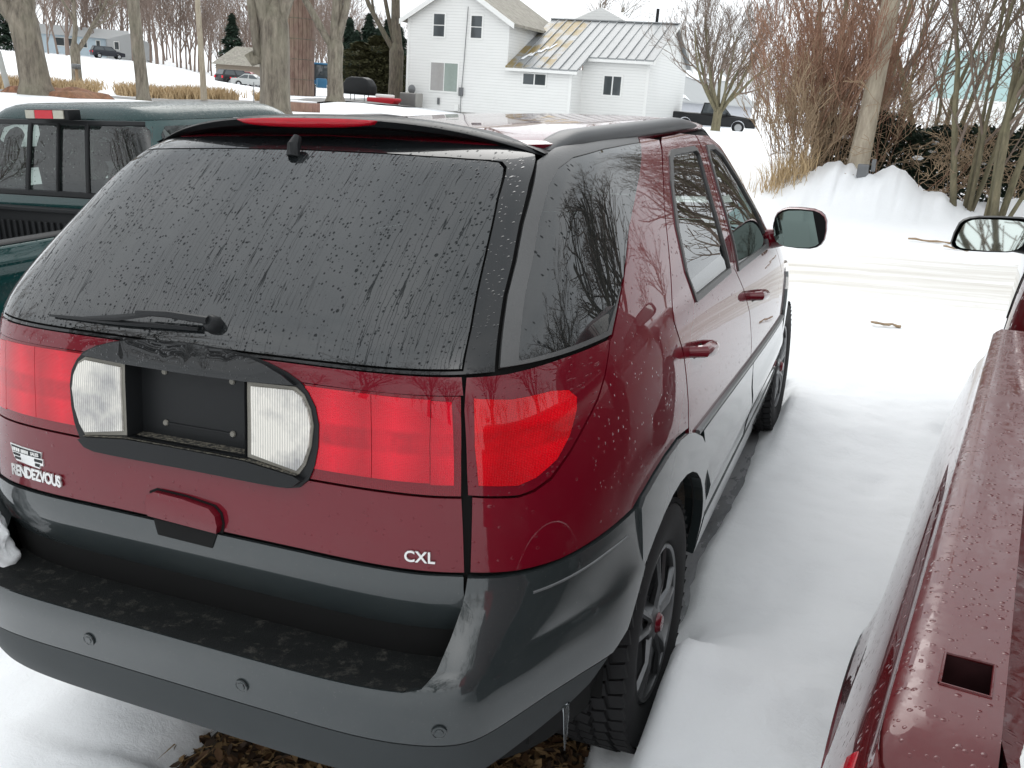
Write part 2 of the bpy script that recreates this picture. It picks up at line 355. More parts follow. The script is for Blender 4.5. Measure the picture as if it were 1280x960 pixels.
def inside(px, py, poly):
    x = poly[:, 0]; y = poly[:, 1]; x2 = np.roll(x, -1); y2 = np.roll(y, -1); c = np.zeros(px.shape, bool)
    for i in range(len(x)):
        if y[i] == y2[i]: continue
        k = ((y[i] > py) != (y2[i] > py)) & (px < (x2[i] - x[i]) * (py - y[i]) / (y2[i] - y[i]) + x[i]); c ^= k
    return c
def densify(poly, step, ku):
    out = []
    for i in range(len(poly)):
        a, b = np.array(poly[i]), np.array(poly[(i + 1) % len(poly)]); d = (b - a) * np.array([ku, 1]); n = max(1, int(math.ceil(np.hypot(*d) / step)))
        out += [a + (b - a) * k / n for k in range(n)]
    return np.array(out)
def rounded(pts, n=1):
    """Chaikin corner cutting on a closed outline"""
    p = np.array(pts, float)
    for _ in range(n):
        q = np.roll(p, -1, 0); p = np.stack([p * 0.75 + q * 0.25, p * 0.25 + q * 0.75], 1).reshape(-1, 2)
    return p
def patch(name, S, poly, mat, parent, off=0.0, thick=0.012, step=0.035, holes=(), ku=2.6, bulge=None, uvmode='rear', rim=True):
    """a panel lying on surface S inside the (u,v) outline; off = height above S, thick = depth of its edges"""
    P0 = densify(poly, step, ku); H = [densify(h, step, ku) for h in holes]
    sc = np.array([ku, 1.0]); loops = [P0 * sc] + [h * sc for h in H]
    lo = loops[0].min(0); hi = loops[0].max(0)
    gx, gy = np.meshgrid(np.arange(lo[0] + step * 0.51, hi[0], step), np.arange(lo[1] + step * 0.51, hi[1], step)); g = np.stack([gx.ravel(), gy.ravel()], 1)
    k = inside(g[:, 0], g[:, 1], loops[0])
    for h in loops[1:]: k &= ~inside(g[:, 0], g[:, 1], h)
    g = g[k]
    if len(g):
        bd = np.concatenate(loops); dmin = np.full(len(g), 9.0)
        for q in bd: dmin = np.minimum(dmin, (g[:, 0] - q[0]) ** 2 + (g[:, 1] - q[1]) ** 2)
        g = g[dmin > (0.45 * step) ** 2]
    pts = np.concatenate(loops + [g]) if len(g) else np.concatenate(loops)
    edges = []; b = 0
    for L in loops:
        m = len(L); edges += [(b + i, b + (i + 1) % m) for i in range(m)]; b += m
    r = geometry.delaunay_2d_cdt([Vector(p) for p in pts], edges, [], 0, 1e-6)
    V = np.array([tuple(p) for p in r[0]]); Fc = [tuple(f) for f in r[2]]
    cen = np.array([(V[f[0]] + V[f[1]] + V[f[2]]) / 3 for f in Fc]); k = inside(cen[:, 0], cen[:, 1], loops[0])
    for h in loops[1:]: k &= ~inside(cen[:, 0], cen[:, 1], h)
    Fc = [f for f, q in zip(Fc, k) if q]
    used = sorted({i for f in Fc for i in f}); mp = {i: j for j, i in enumerate(used)}; V = V[used]; Fc = [tuple(mp[i] for i in f) for f in Fc]
    U, W = V[:, 0] / ku, V[:, 1]; Nn = S.N(U, W); o = np.full(len(U), float(off))
    if bulge is not None: o = o + bulge(U, W, V)
    P = S.P(U, W) + Nn * o[:, None]
    if bulge is not None:
        acc = np.zeros_like(P)
        for f in Fc:
            fn = np.cross(P[f[1]] - P[f[0]], P[f[2]] - P[f[0]])
            if np.dot(fn, Nn[f[0]]) < 0: fn = -fn
            for i in f: acc[i] += fn
        vn = acc / np.maximum(np.linalg.norm(acc, axis=1, keepdims=True), 1e-12)
    else: vn = Nn
    # orient
    f = Fc[len(Fc) // 2]; flip = np.dot(np.cross(P[f[1]] - P[f[0]], P[f[2]] - P[f[0]]), Nn[f[0]]) < 0
    if flip: Fc = [q[::-1] for q in Fc]
    cnt = {}
    for q in Fc:
        for i in range(3):
            e = (q[i], q[(i + 1) % 3]); cnt[e] = 1
    be = [e for e in cnt if (e[1], e[0]) not in cnt]
    verts = [tuple(p) for p in P]; faces = list(Fc); nrm = [vn[i] for q in Fc for i in q]
    if thick:
        low = P - Nn * thick; b1 = len(verts); idx = {}
        for a, c in be:
            for i in (a, c):
                if i not in idx:
                    idx[i] = len(verts); verts.append(tuple(P[i])); verts.append(tuple(low[i]))
            q = (idx[c], idx[a], idx[a] + 1, idx[c] + 1); faces.append(q)
            fn = np.cross(P[a] - P[c], low[a] - P[c]); fn = fn / max(np.linalg.norm(fn), 1e-12); nrm += [fn] * 4
    me = bpy.data.meshes.new(name); me.from_pydata(verts, [], faces); me.materials.append(mat)
    me.polygons.foreach_set('use_smooth', [True] * len(faces))
    uvl = me.uv_layers.new(name='UVMap'); co = np.array(verts); li = np.zeros(len(me.loops), int); me.loops.foreach_get('vertex_index', li)
    uu = co[:, 0] if uvmode == 'rear' else co[:, 1]; uvs = np.stack([uu, co[:, 2] if uvmode != 'top' else co[:, 0]], 1)[li]
    if uvmode == 'rear': uvs[:, 1] = (uvs[:, 1] - 0.8) * 1.25
    uvl.data.foreach_set('uv', uvs.ravel()); me.normals_split_custom_set([tuple(n) for n in nrm]); me.update()
    return link(bpy.data.objects.new(name, me), parent)
def strip(name, S, line, width, mat, parent, off=0.004, h=0.006):
    """raised moulding along a (u,v) polyline on S"""
    L = np.array(line, float); pts = []
    for i in range(len(L) - 1):
        n = max(2, int(np.hypot(*((L[i + 1] - L[i]) * [2.6, 1])) / 0.03)); pts += [L[i] + (L[i + 1] - L[i]) * k / n for k in range(n)]
    pts.append(L[-1]); pts = np.array(pts); P = S.P(pts[:, 0], pts[:, 1]); N = S.N(pts[:, 0], pts[:, 1]); T = np.gradient(P, axis=0); T /= np.linalg.norm(T, axis=1, keepdims=True)
    B = np.cross(N, T); B /= np.linalg.norm(B, axis=1, keepdims=True)
    prof = [(-0.5, -0.006), (-0.5, off), (-0.32, off + h), (0.32, off + h), (0.5, off), (0.5, -0.006)]; n = len(prof); v = []; f = []
    for i in range(len(P)):
        for a, c in prof: v.append(P[i] + B[i] * a * width + N[i] * c)
    for i in range(len(P) - 1):
        for k in range(n - 1): f.append((i * n + k, i * n + k + 1, (i + 1) * n + k + 1, (i + 1) * n + k))
    f.append(tuple(range(n))); f.append(tuple((len(P) - 1) * n + k for k in range(n - 1, -1, -1)))
    return sharp(mesh_obj(name, v, f, mat, parent), 40)
def place_on(S, uv, off=0.0):
    """frame on the surface: x along the face, z up the face, y out"""
    u, v = np.array([uv[0]]), np.array([uv[1]]); p = S.P(u, v)[0]; n = S.N(u, v)[0]; n = Vector(n); up = Vector((0, 0, 1)); x = up.cross(n).normalized(); z = n.cross(x).normalized()
    return Matrix(((x.x, z.x, n.x, p[0] + n.x * off), (x.y, z.y, n.y, p[1] + n.y * off), (x.z, z.z, n.z, p[2] + n.z * off), (0, 0, 0, 1)))
BODY=Surf([ #z,w,yr,n,m,yf,nf,mf
(.30,.885,-.80,6,6,3.66,4.5,4),
(.45,.915,-.83,6,6,3.73,4.5,4),
(.62,.930,-.855,6,6,3.75,4.5,4),
(.86,.930,-.866,6,6,3.62,4.5,4),
(1.02,.916,-.85,6,6,3.25,5,4),
(1.16,.892,-.833,6,6,2.70,5,5),
(1.274,.862,-.808,6,6,2.35,5,5),
(1.40,.812,-.70,6,6,2.10,5,5),
(1.52,.757,-.555,6.2,6,1.95,5,4.5),
(1.62,.705,-.42,6.4,6,1.84,5,4),
(1.675,.655,-.33,6,5.5,1.76,4.5,4),
(1.704,.55,-.19,5,4.5,1.66,4,3.5),
(1.716,.36,.08,4,4,1.5,3.5,3),
(1.719,.0001,.5,3,3,1.35,3,3)])
BUMP=Surf([
(.36,.895,-.945,6,6,3.7,4.5,4,1),
(.42,.915,-.975,6,6,3.7,4.5,4,1),
(.50,.932,-.993,6,6,3.7,4.5,4,1),
(.58,.940,-1.0,6,6,3.7,4.5,4,1),
(.645,.941,-1.0,6,6,3.7,4.5,4,1),
(.675,.940,-.988,6,6,3.7,4.5,4,1),
(.70,.938,-.965,6,6,3.7,4.5,4,0.75),
(.76,.936,-.915,6,6,3.7,4.5,4,0.25),
(.81,.935,-.885,6,6,3.7,4.5,4,0),
(.87,.934,-.872,6,6,3.7,4.5,4,0)])
# ------------------------------------------------------------------ the maroon sport utility vehicle
HATCH = Surf([(.60, .90, -.735, 6, 6, 3, 5, 4), (.65, .915, -.790, 6, 6, 3, 5, 4), (.70, .925, -.838, 6, 6, 3, 5, 4), (.76, .93, -.868, 6, 6, 3, 5, 4), (.82, .93, -.878, 6, 6, 3, 5, 4), (.87, .93, -.872, 6, 6, 3, 5, 4)])
def build_suv():
    S = BODY; rz = S.rz; sz = S.sz
    root = empty('sport_utility_vehicle'); tag(root, 'maroon sport utility vehicle with grey lower cladding, seen from its rear corner', 'car')
    def mirror(poly): return [(-u, v) for u, v in poly][::-1]
    def both(right): return list(right) + [(-u, v) for u, v in right[::-1] if abs(u) > 1e-6]
    RZ = lambda L: [rz(*p) for p in L]
    SZ = lambda L: [sz(*p) for p in L]
    # --- outlines (right half); rear face in (x,z), flank in (y,z)
    g_edge = [(.634, 1.279), (.626, 1.349), (.610, 1.414), (.596, 1.473), (.583, 1.525), (.567, 1.58), (.554, 1.622), (.546, 1.638), (.530, 1.649), (.50, 1.653), (.41, 1.658), (.25, 1.663), (0, 1.666)]
    g_bot = [(0, 1.277), (.2, 1.278), (.42, 1.279)]
    glass = both(RZ(g_bot + g_edge)); glass_hole = both(RZ([(x + (.004 if x > .3 else 0), z + (-.004 if z < 1.3 else (.004 if z > 1.6 else 0))) for x, z in g_bot + g_edge]))
    frame_r = [(0, 1.268), (.3, 1.269), (.6, 1.269), (.690, 1.270), (.660, 1.40), (.648, 1.46), (.629, 1.529), (.608, 1.607), (.588, 1.655), (.57, 1.672), (.50, 1.684), (.3, 1.694), (0, 1.698)]
    tg = patch('tailgate', S, both(RZ([(0, .866), (.3, .866), (.5, .864), (.666, .862), (.662, .94), (.655, 1.020), (.5, 1.022), (.3, 1.022), (0, 1.022)])), M['maroon'], root)
    patch('window_frame', S, both(RZ(frame_r)), M['black_gloss'], tg, off=.001, holes=[glass_hole], step=.03)
    patch('rear_window', S, glass, M['glass_rear'], tg, off=.003, thick=.006, step=.03)
    patch('upper_panel', S, both(RZ([(0, 1.232), (.3, 1.232), (.645, 1.230), (.637, 1.264), (.5, 1.266), (.25, 1.266), (0, 1.265)])), M['maroon_wet'], tg, off=.002)
    for s in (1, -1):
        mk = (lambda p: p) if s > 0 else mirror
        lb = mk(RZ([(.29, 1.028), (.5, 1.028), (.654, 1.026), (.650, 1.10), (.641, 1.228), (.5, 1.230), (.29, 1.230)]))
        patch('lamp_border', S, lb, M['lens_red_dark'], tg, off=.001)
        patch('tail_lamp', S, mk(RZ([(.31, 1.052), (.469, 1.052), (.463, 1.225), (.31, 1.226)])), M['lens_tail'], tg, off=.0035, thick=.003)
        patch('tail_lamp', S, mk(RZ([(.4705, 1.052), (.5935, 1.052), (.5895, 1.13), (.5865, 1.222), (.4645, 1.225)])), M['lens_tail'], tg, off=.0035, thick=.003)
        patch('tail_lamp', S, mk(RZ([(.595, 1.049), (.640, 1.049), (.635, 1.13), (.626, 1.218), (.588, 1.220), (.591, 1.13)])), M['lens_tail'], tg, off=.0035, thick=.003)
    # licence plate housing
    hs = patch('plate_recess', S, both(RZ([(0, 1.052), (.165, 1.052), (.165, 1.222), (0, 1.222)])), M['black'], tg, off=-.035, thick=-.05)
    ov = [(0, .999), (.2, .998), (.268, .999), (.300, 1.006), (.322, 1.026), (.337, 1.06), (.345, 1.10), (.346, 1.15), (.338, 1.185), (.320, 1.213), (.298, 1.233), (.262, 1.249), (.215, 1.262), (.165, 1.271), (.10, 1.277), (0, 1.280)]
    patch('plate_surround', S, both(RZ(ov)), M['black'], tg, off=.006, thick=.02, step=.025, holes=[both(RZ([(0, 1.052), (.167, 1.052), (.167, 1.220), (0, 1.220)]))])
    vis = both(RZ([(0, 1.2175), (.165, 1.219), (.262, 1.224), (.292, 1.226), (.262, 1.242), (.215, 1.257), (.165, 1.267), (.10, 1.274), (0, 1.277)]))
    patch('plate_visor', S, vis, M['black_gloss'], tg, off=.016, thick=.05, bulge=lambda U, W, V: .006 * np.cos(np.clip((W - S.v(1.247)) / .03, -1, 1) * 1.5))
    lipU = RZ([(0, 1.004), (.2, 1.003), (.262, 1.004), (.292, 1.010), (.312, 1.026), (.292, 1.034), (.166, 1.047), (0, 1.048)])
    patch('plate_lip', S, both(lipU), M['black'], tg, off=.022, thick=.03)
    v = []; f = []
    for i in range(25):
        x = -.30 + .60 * i / 24; zz = 1.049 - max(0, abs(x) - .166) * .105; a = S.P(*[np.array([q]) for q in rz(x, zz)])[0]; n = S.N(*[np.array([q]) for q in rz(x, zz)])[0]
        v += [tuple(a + n * .020), tuple(a - n * .037 + np.array([0, 0, .006]))]
        if i: f.append((2 * i - 2, 2 * i, 2 * i + 1, 2 * i - 1))
    mesh_obj('plate_shelf', v, f, M['grit'], tg)
    for s in (1, -1):
        mk = (lambda p: p) if s > 0 else mirror
        out = [(.168, 1.054), (.30, 1.036), (.316, 1.058), (.330, 1.10), (.335, 1.145), (.328, 1.18), (.312, 1.208), (.290, 1.222), (.168, 1.218)]
        patch('lamp_bezel', S, mk(RZ(out)), M['bezel'], tg, off=.009, thick=.05)
        patch('reverse_lamp', S, mk(RZ([(.181, 1.063), (.297, 1.044), (.312, 1.062), (.326, 1.10), (.331, 1.145), (.324, 1.177), (.308, 1.204), (.287, 1.215), (.181, 1.211)])), M['lens_clear'], tg, off=.014, thick=.008, step=.02)
    for x, z in ((-.095, 1.205), (.095, 1.205), (-.095, 1.085), (.095, 1.085)):
        m = place_on(S, rz(x, z), -.034); o = MB().lathe([(0.0001, .004), (.006, .004), (.0075, .001), (.0075, 0)], 12, 'z', closed=False).build('plate_screw', M['bezel'], tg); o.matrix_local = m
    m = place_on(S, rz(0, 1.085), -.0335); o = MB().box((0, 0, 0), (.18, .004, .004)).build('plate_rib', M['black'], tg); o.matrix_local = m
    # pull handle and its pocket
    hx = lambda L: RZ([(x - .012, z) for x, z in L])
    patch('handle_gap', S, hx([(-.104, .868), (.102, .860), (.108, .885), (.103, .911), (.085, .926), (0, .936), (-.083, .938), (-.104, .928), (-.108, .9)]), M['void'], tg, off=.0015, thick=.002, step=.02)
    patch('pull_handle', S, hx([(-.098, .874), (.096, .866), (.102, .885), (.097, .908), (.08, .922), (0, .931), (-.08, .933), (-.098, .924), (-.102, .9)]), M['maroon'], tg, off=.014, thick=.03, step=.010, bulge=lambda U, W, V: .007 * np.clip(1 - ((W - S.v(.898)) / .036) ** 2, 0, 1) ** .5)
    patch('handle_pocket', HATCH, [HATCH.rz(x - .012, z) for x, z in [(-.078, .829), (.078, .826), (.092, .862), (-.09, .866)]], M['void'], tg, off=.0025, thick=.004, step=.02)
    # lower grey panel of the tailgate
    hr = HATCH.rz
    patch('lower_panel', HATCH, both([hr(0, .615), hr(.3, .615), hr(.66, .62), hr(.668, .70), hr(.670, .80), hr(.668, .856), hr(.5, .858), hr(.3, .860), hr(0, .860)]), M['clad'], tg)
    # badges
    me = text_mesh('CXL', .034, .004, bold=.0006, spacing=1.05); me.materials.append(M['emblem']); o = link(bpy.data.objects.new('lettering', me), tg); o.matrix_local = place_on(S, rz(.578, .893), .003)
    me = text_mesh('RENDEZVOUS', .032, .004, bold=.0012, spacing=.86); me.materials.append(M['emblem']); o = link(bpy.data.objects.new('lettering', me), tg); o.matrix_local = place_on(S, rz(-.482, .903), .003) @ Matrix.Diagonal((1.0, 1.22, 1, 1))
    # dealer badge: bright outline, dark name band, two short dark bars each side; only the last word of the print can be read
    bd = lambda L: RZ(L)
    patch('dealer_badge', S, bd([(-.557, .928), (-.466, .923), (-.463, .932), (-.453, .932), (-.453, .948), (-.460, .950), (-.457, .966), (-.582, .968), (-.572, .946), (-.567, .936)]), M['emblem'], tg, off=.0035, thick=.004, step=.02)
    for L in ([(-.570, .950), (-.461, .950), (-.460, .9635), (-.576, .965)], [(-.566, .941), (-.540, .941), (-.540, .947), (-.569, .947)], [(-.560, .932), (-.538, .932), (-.538, .938), (-.563, .938)], [(-.484, .939), (-.456, .939), (-.456, .946), (-.484, .946)], [(-.482, .928), (-.466, .927), (-.466, .935), (-.482, .935)]):
        patch('badge_stripe', S, bd(L), M['black'], tg, off=.0045, thick=.001, step=.02)
    me = text_mesh('SALES', .0115, .0012, bold=.0003); me.materials.append(M['white_plastic']); o = link(bpy.data.objects.new('badge_print', me), tg); o.matrix_local = place_on(S, rz(-.481, .957), .0052)
    for k, (x, w) in enumerate(((-.566, .005), (-.558, .006), (-.550, .005), (-.542, .006), (-.531, .004), (-.524, .006), (-.516, .005), (-.508, .005))):
        o = MB().box((0, 0, 0), (w, .0085, .0012)).build('worn_letter', M['white_plastic'], tg); o.matrix_local = place_on(S, rz(x, .957), .0052)
    # wiper
    def on(x, z, d): return Vector(S.P(*[np.array([q]) for q in rz(x, z)])[0]) + Vector(S.N(*[np.array([q]) for q in rz(x, z)])[0]) * d
    wp = MB().lathe([(.0001, .030), (.012, .030), (.017, .024), (.020, .010), (.021, -.01)], 16, 'z', closed=False).build('wiper_pivot', M['black'], tg); wp.matrix_local = place_on(S, rz(.052, 1.318), 0)
    MB().tube([on(.052, 1.318, .03), on(-.05, 1.318, .04), on(-.14, 1.316, .036)], [.009, .008, .006], 8).build('wiper_arm', M['black'], tg)
    MB().tube([on(.02, 1.305, .012), on(-.2, 1.300, .014), on(-.42, 1.296, .012)], [.004, .007, .003], 6).tube([on(-.10, 1.316, .036), on(-.2, 1.306, .024), on(-.30, 1.300, .016)], [.006, .008, .004], 6).build('wiper_blade', M['black'], tg)
    MB().tube([on(-.005, 1.652, .004), on(-.005, 1.662, .022), on(-.005, 1.672, .03)], [.016, .017, .012], 10).build('glass_bumper', M['black'], tg)
    # spoiler with the high brake lamp
    secs = []; nx = 41
    for i in range(nx):
        x = -.600 + 1.20 * i / (nx - 1); q = abs(x) / .600
        zt = 1.748 - .084 * q ** 2.8; yt = -.305 + .11 * q ** 3; h = .020 * (1 - .7 * q ** 3)
        yb = -.225 + .08 * q ** 3
        top = lambda yy: min(zt, 1.757 - .062 * q ** 2.2)
        secs.append([(x, .06, 1.714 - .060 * q ** 2.2), (x, -.06, 1.738 - .078 * q ** 2.6), (x, -.20, zt + .004), (x, yt + .01, zt + .001), (x, yt, zt - .004), (x, yt + .012, zt - h), (x, yb, zt - h - .012), (x, yb + .03, zt - h - .05)])
    v = [p for s_ in secs for p in s_]; k = len(secs[0]); f = [(i * k + j, i * k + j + 1, (i + 1) * k + j + 1, (i + 1) * k + j) for i in range(nx - 1) for j in range(k - 1)]
    sp = sharp(mesh_obj('spoiler', v, f, M['spoiler'], tg), 30)
    uvl = sp.data.uv_layers.new(name='UVMap')
    for lp in sp.data.loops: c = sp.data.vertices[lp.vertex_index].co; uvl.data[lp.index].uv = (c.x, c.y)
    v = []; f = []; nb = 25
    for i in range(nb):
        a = -1 + 2 * i / (nb - 1); x = -.012 + .212 * a; wdt = math.sqrt(max(0, 1 - abs(a) ** 2.4)); q = abs(x) / .600; zt = 1.748 - .084 * q ** 2.8 - .003; yt = -.305 + .11 * q ** 3 - .006
        v += [(x, yt + .004, zt), (x, yt - .002, zt - .5 * .021 * wdt), (x, yt + .006, zt - .022 * wdt - .001), (x, yt + .05, zt - .014)]
        if i:
            for j in range(3): f.append((4 * i - 4 + j, 4 * i + j, 4 * i + j + 1, 4 * i - 3 + j))
    o = mesh_obj('brake_lamp', v, f, M['lens_red'], tg); o.data.uv_layers.new(name='UVMap')
    # --- rear bumper
    br = BUMP.rz; bs = BUMP.sz
    arch = lambda a, r=.445: (-math.cos(R(a)) * r, .335 + math.sin(R(a)) * r)
    cover_r = [br(0, .535), br(.3, .535), br(.6, .53), br(.75, .525), bs(-.75, .522), bs(-.62, .515), bs(-.47, .505)] + [bs(*arch(a)) for a in (27, 35, 43, 48)] + [bs(-.335, .845), bs(-.49, .843), bs(-.66, .842), br(.80, .843), br(.74, .847), br(.676, .853), br(.672, .80), br(.664, .74), br(.655, .69), br(.635, .664), br(.60, .655), br(.3, .655), br(0, .655)]
    bp = patch('rear_bumper', BUMP, both(cover_r), M['clad'], root, thick=.05, step=.02)
    val_r = [br(0, .405), br(.3, .405), br(.6, .405), br(.75, .408), bs(-.75, .415), bs(-.64, .43), bs(-.56, .452), bs(-.49, .50), bs(-.62, .510), bs(-.75, .517), br(.75, .520), br(.6, .525), br(.3, .530), br(0, .530)]
    patch('bumper_valance', BUMP, both(val_r), M['valance'], bp, off=-.002, thick=.05, step=.02)
    v = []; f = []; nx = 41; ny = 9
    for i in range(nx):
        x = -.655 + 1.31 * i / (nx - 1); ye = BUMP.P(*[np.array([q]) for q in br(x, .655)])[0][1] + .006 + max(0, abs(x) - .60) ** 2 * 16
        for j in range(ny):
            t = j / (ny - 1); y = -.72 + (ye + .72) * t
            v.append((x, y, .645 + (.011 if j == ny - 2 else (.009 if j == ny - 1 else 0)) - .004 * math.sin(t * 3)))
    f = [(i * ny + j, i * ny + j + 1, (i + 1) * ny + j + 1, (i + 1) * ny + j) for i in range(nx - 1) for j in range(ny - 1)]
    mesh_obj('step_pad', v, f, M['pad'], bp)
    for x, zs in ((-.668, .565), (-.218, .590), (.218, .585), (.668, .565)):
        m = place_on(BUMP, br(x, zs), .0015); o = MB().lathe([(.0001, .004), (.0085, .004), (.0095, .002), (.0125, .002), (.0135, .0035), (.016, .0035), (.0165, 0)], 24, 'z', closed=False).build('parking_sensor', M['clad'], bp); o.matrix_local = m
    for s in (1, -1):
        mk = (lambda p: p) if s > 0 else mirror
        strip('bumper_groove', BUMP, mk([br(.79, .80), bs(-.62, .80), bs(-.50, .80), bs(-.40, .795)]), .006, M['satin'], bp, .0, .003)
    # --- flanks
    dgr = [(.135, .892), (.137, .97), (.130, 1.11), (.084, 1.21), (.10, 1.25), (.175, 1.33), (.345, 1.485), (.50, 1.590), (.655, 1.662)]
    dgf = [(1.30, .60), (1.30, .70), (1.30, .85), (1.25, .99), (1.15, 1.10), (1.03, 1.195), (1.045, 1.30), (1.065, 1.39), (1.12, 1.53), (1.165, 1.62), (1.19, 1.655)]
    seam = [(.675, 1.022), (.752, 1.010)]; seam_s = [(-.70, 1.014), (-.657, 1.030), (-.595, 1.073), (-.529, 1.12), (-.474, 1.155), (-.424, 1.198), (-.385, 1.24), (-.362, 1.266)]
    fw = lambda a, r=.445: (2.85 - math.cos(R(a)) * r, .335 + math.sin(R(a)) * r)
    rw_win = [(.372, 1.226), (.335, 1.29), (.40, 1.41), (.53, 1.53), (.648, 1.598), (.70, 1.612), (1.03, 1.607), (1.055, 1.595), (1.0, 1.50), (.955, 1.40), (.93, 1.318), (.93, 1.215)]
    fw_win = [(1.09, 1.195), (1.105, 1.318), (1.15, 1.45), (1.205, 1.565), (1.25, 1.60), (1.36, 1.595), (1.46, 1.562), (1.60, 1.455), (1.74, 1.32), (1.87, 1.19), (1.86, 1.165), (1.5, 1.18)]
    clad_line = [(.10, .848), (.24, .838), (.54, .823), (1.295, .778), (2.0, .74), (2.40, .715)]
    for s in (1, -1):
        mk = (lambda p: p) if s > 0 else mirror
        q = patch('quarter_panel', S, mk([rz(.678, .862), rz(.76, .853)] + SZ([(-.66, .848), (-.49, .850), (-.36, .852), (-.31, .868), (-.22, .890), (-.12, .905), (.0, .910), (.08, .900)] + dgr + [(.48, 1.676), (.32, 1.62), (.18, 1.562), (.0, 1.48), (-.165, 1.379), (-.345, 1.270)] + seam_s[::-1]) + RZ(seam[::-1])), M['maroon'], root, uvmode='side')
        cv = [rz(.667, 1.028), rz(.752, 1.016)] + SZ([(-.703, 1.020), (-.662, 1.036), (-.600, 1.078), (-.534, 1.125), (-.480, 1.160), (-.430, 1.202), (-.391, 1.242), (-.368, 1.268), (-.45, 1.268), (-.563, 1.268)]) + RZ([(.735, 1.264), (.71, 1.262), (.646, 1.263), (.650, 1.20), (.662, 1.08)])
        patch('lamp_cover', S, mk(cv), M['maroon_wet'], q, off=.001, step=.025)
        ln = [rz(.684, 1.047), rz(.749, 1.037)] + SZ([(-.693, 1.045), (-.640, 1.070), (-.595, 1.110), (-.560, 1.158), (-.552, 1.183), (-.572, 1.203), (-.616, 1.212)]) + RZ([(.725, 1.213), (.664, 1.223), (.672, 1.13)])
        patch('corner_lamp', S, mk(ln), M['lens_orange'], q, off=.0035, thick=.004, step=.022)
        qg = RZ([(.697, 1.276), (.667, 1.40), (.655, 1.46), (.636, 1.529), (.616, 1.607)]) + SZ([(-.235, 1.650), (-.12, 1.674), (.1, 1.686), (.30, 1.686), (.475, 1.680), (.315, 1.623), (.175, 1.566), (-.005, 1.484), (-.172, 1.384), (-.355, 1.276), (-.56, 1.276)])
        q_in = RZ([(.722, 1.283), (.692, 1.40), (.678, 1.46), (.658, 1.529), (.640, 1.600)]) + SZ([(-.20, 1.632), (-.10, 1.652), (.1, 1.662), (.30, 1.664), (.44, 1.664), (.305, 1.613), (.165, 1.556), (-.015, 1.474), (-.182, 1.376), (-.365, 1.286), (-.56, 1.285)])
        patch('window_trim', S, mk(qg), M['satin_wet'], q, off=.003, holes=[mk(q_in)], step=.02, uvmode='side')
        patch('quarter_window', S, mk(q_in), M['glass_side'], q, off=.001, thick=.005, step=.03, uvmode='side')
        # rear door
        d = patch('rear_door', S, mk(SZ([(.145, .892), (.147, .97), (.140, 1.11), (.094, 1.212), (.11, 1.25), (.185, 1.33), (.353, 1.485), (.508, 1.588), (.66, 1.655), (.72, 1.668), (1.0, 1.668), (1.18, 1.655), (1.155, 1.62), (1.11, 1.53), (1.055, 1.39), (1.035, 1.30), (1.02, 1.195), (1.14, 1.10), (1.24, .99), (1.29, .85), (1.29, .784), (.54, .829), (.24, .844), (.15, .850)])), M['maroon'], root, holes=[mk(SZ([(y + (.012 if y > .9 else -.012), z + (-.010 if z < 1.25 else .008)) for y, z in rw_win]))], uvmode='side')
        ring = [(y + (.010 if y > .9 else -.010), z + (-.018 if z < 1.25 else .016)) for y, z in rw_win]
        patch('window_trim', S, mk(SZ(ring)), M['satin_wet'], d, off=.005, holes=[mk(SZ(rw_win))], step=.02, uvmode='side')
        patch('door_window', S, mk(SZ([(y, z) for y, z in rw_win])), M['glass_front'], d, off=-.003, thick=.004, uvmode='side')
        # front door
        d2 = patch('front_door', S, mk(SZ([(1.30, .790), (1.30, .85), (1.25, .99), (1.15, 1.10), (1.03, 1.195), (1.045, 1.30), (1.065, 1.39), (1.12, 1.53), (1.165, 1.62), (1.195, 1.655), (1.38, 1.645), (1.53, 1.598), (1.70, 1.48), (1.87, 1.33), (2.03, 1.17), (2.24, 1.05), (2.36, .95), (2.40, .722), (2.0, .747)])), M['maroon'], root, holes=[mk(SZ([(y + (-.012 if y < 1.3 else .012), z + (-.010 if z < 1.23 else .008)) for y, z in fw_win]))], uvmode='side')
        ring = [(y + (-.010 if y < 1.3 else .012), z + (-.018 if z < 1.23 else .016)) for y, z in fw_win]
        patch('window_trim', S, mk(SZ(ring)), M['satin_wet'], d2, off=.005, holes=[mk(SZ(fw_win))], step=.02, uvmode='side')
        patch('door_window', S, mk(SZ(fw_win)), M['glass_front'], d2, off=-.003, thick=.004, uvmode='side')
        for dd, y0, z0 in ((d, .30, 1.085), (d2, 1.37, 1.035)):
            h = S.P(*[np.array([c]) for c in sz(y0, z0)])[0]; hm = MB()
            hm.tube([(h[0] - .01, y0 - .085, z0 + .008), (h[0] + .035, y0 - .07, z0 + .012), (h[0] + .042, y0, z0 + .004), (h[0] + .035, y0 + .07, z0 - .008), (h[0] - .01, y0 + .09, z0 - .012)], [.016, .019, .021, .019, .015], 10)
            if s < 0: hm.v = [(-a, b, c) for a, b, c in hm.v]
            hm.build('door_handle', M['maroon'], dd)
            patch('handle_shade', S, mk(SZ([(y0 - .055, z0 - .018), (y0 + .05, z0 - .030), (y0 + .055, z0 + .002), (y0 - .055, z0 + .014)])), M['void'], dd, off=.0015, thick=.002)  # flat dark patch painted in as the shadow under the door handle
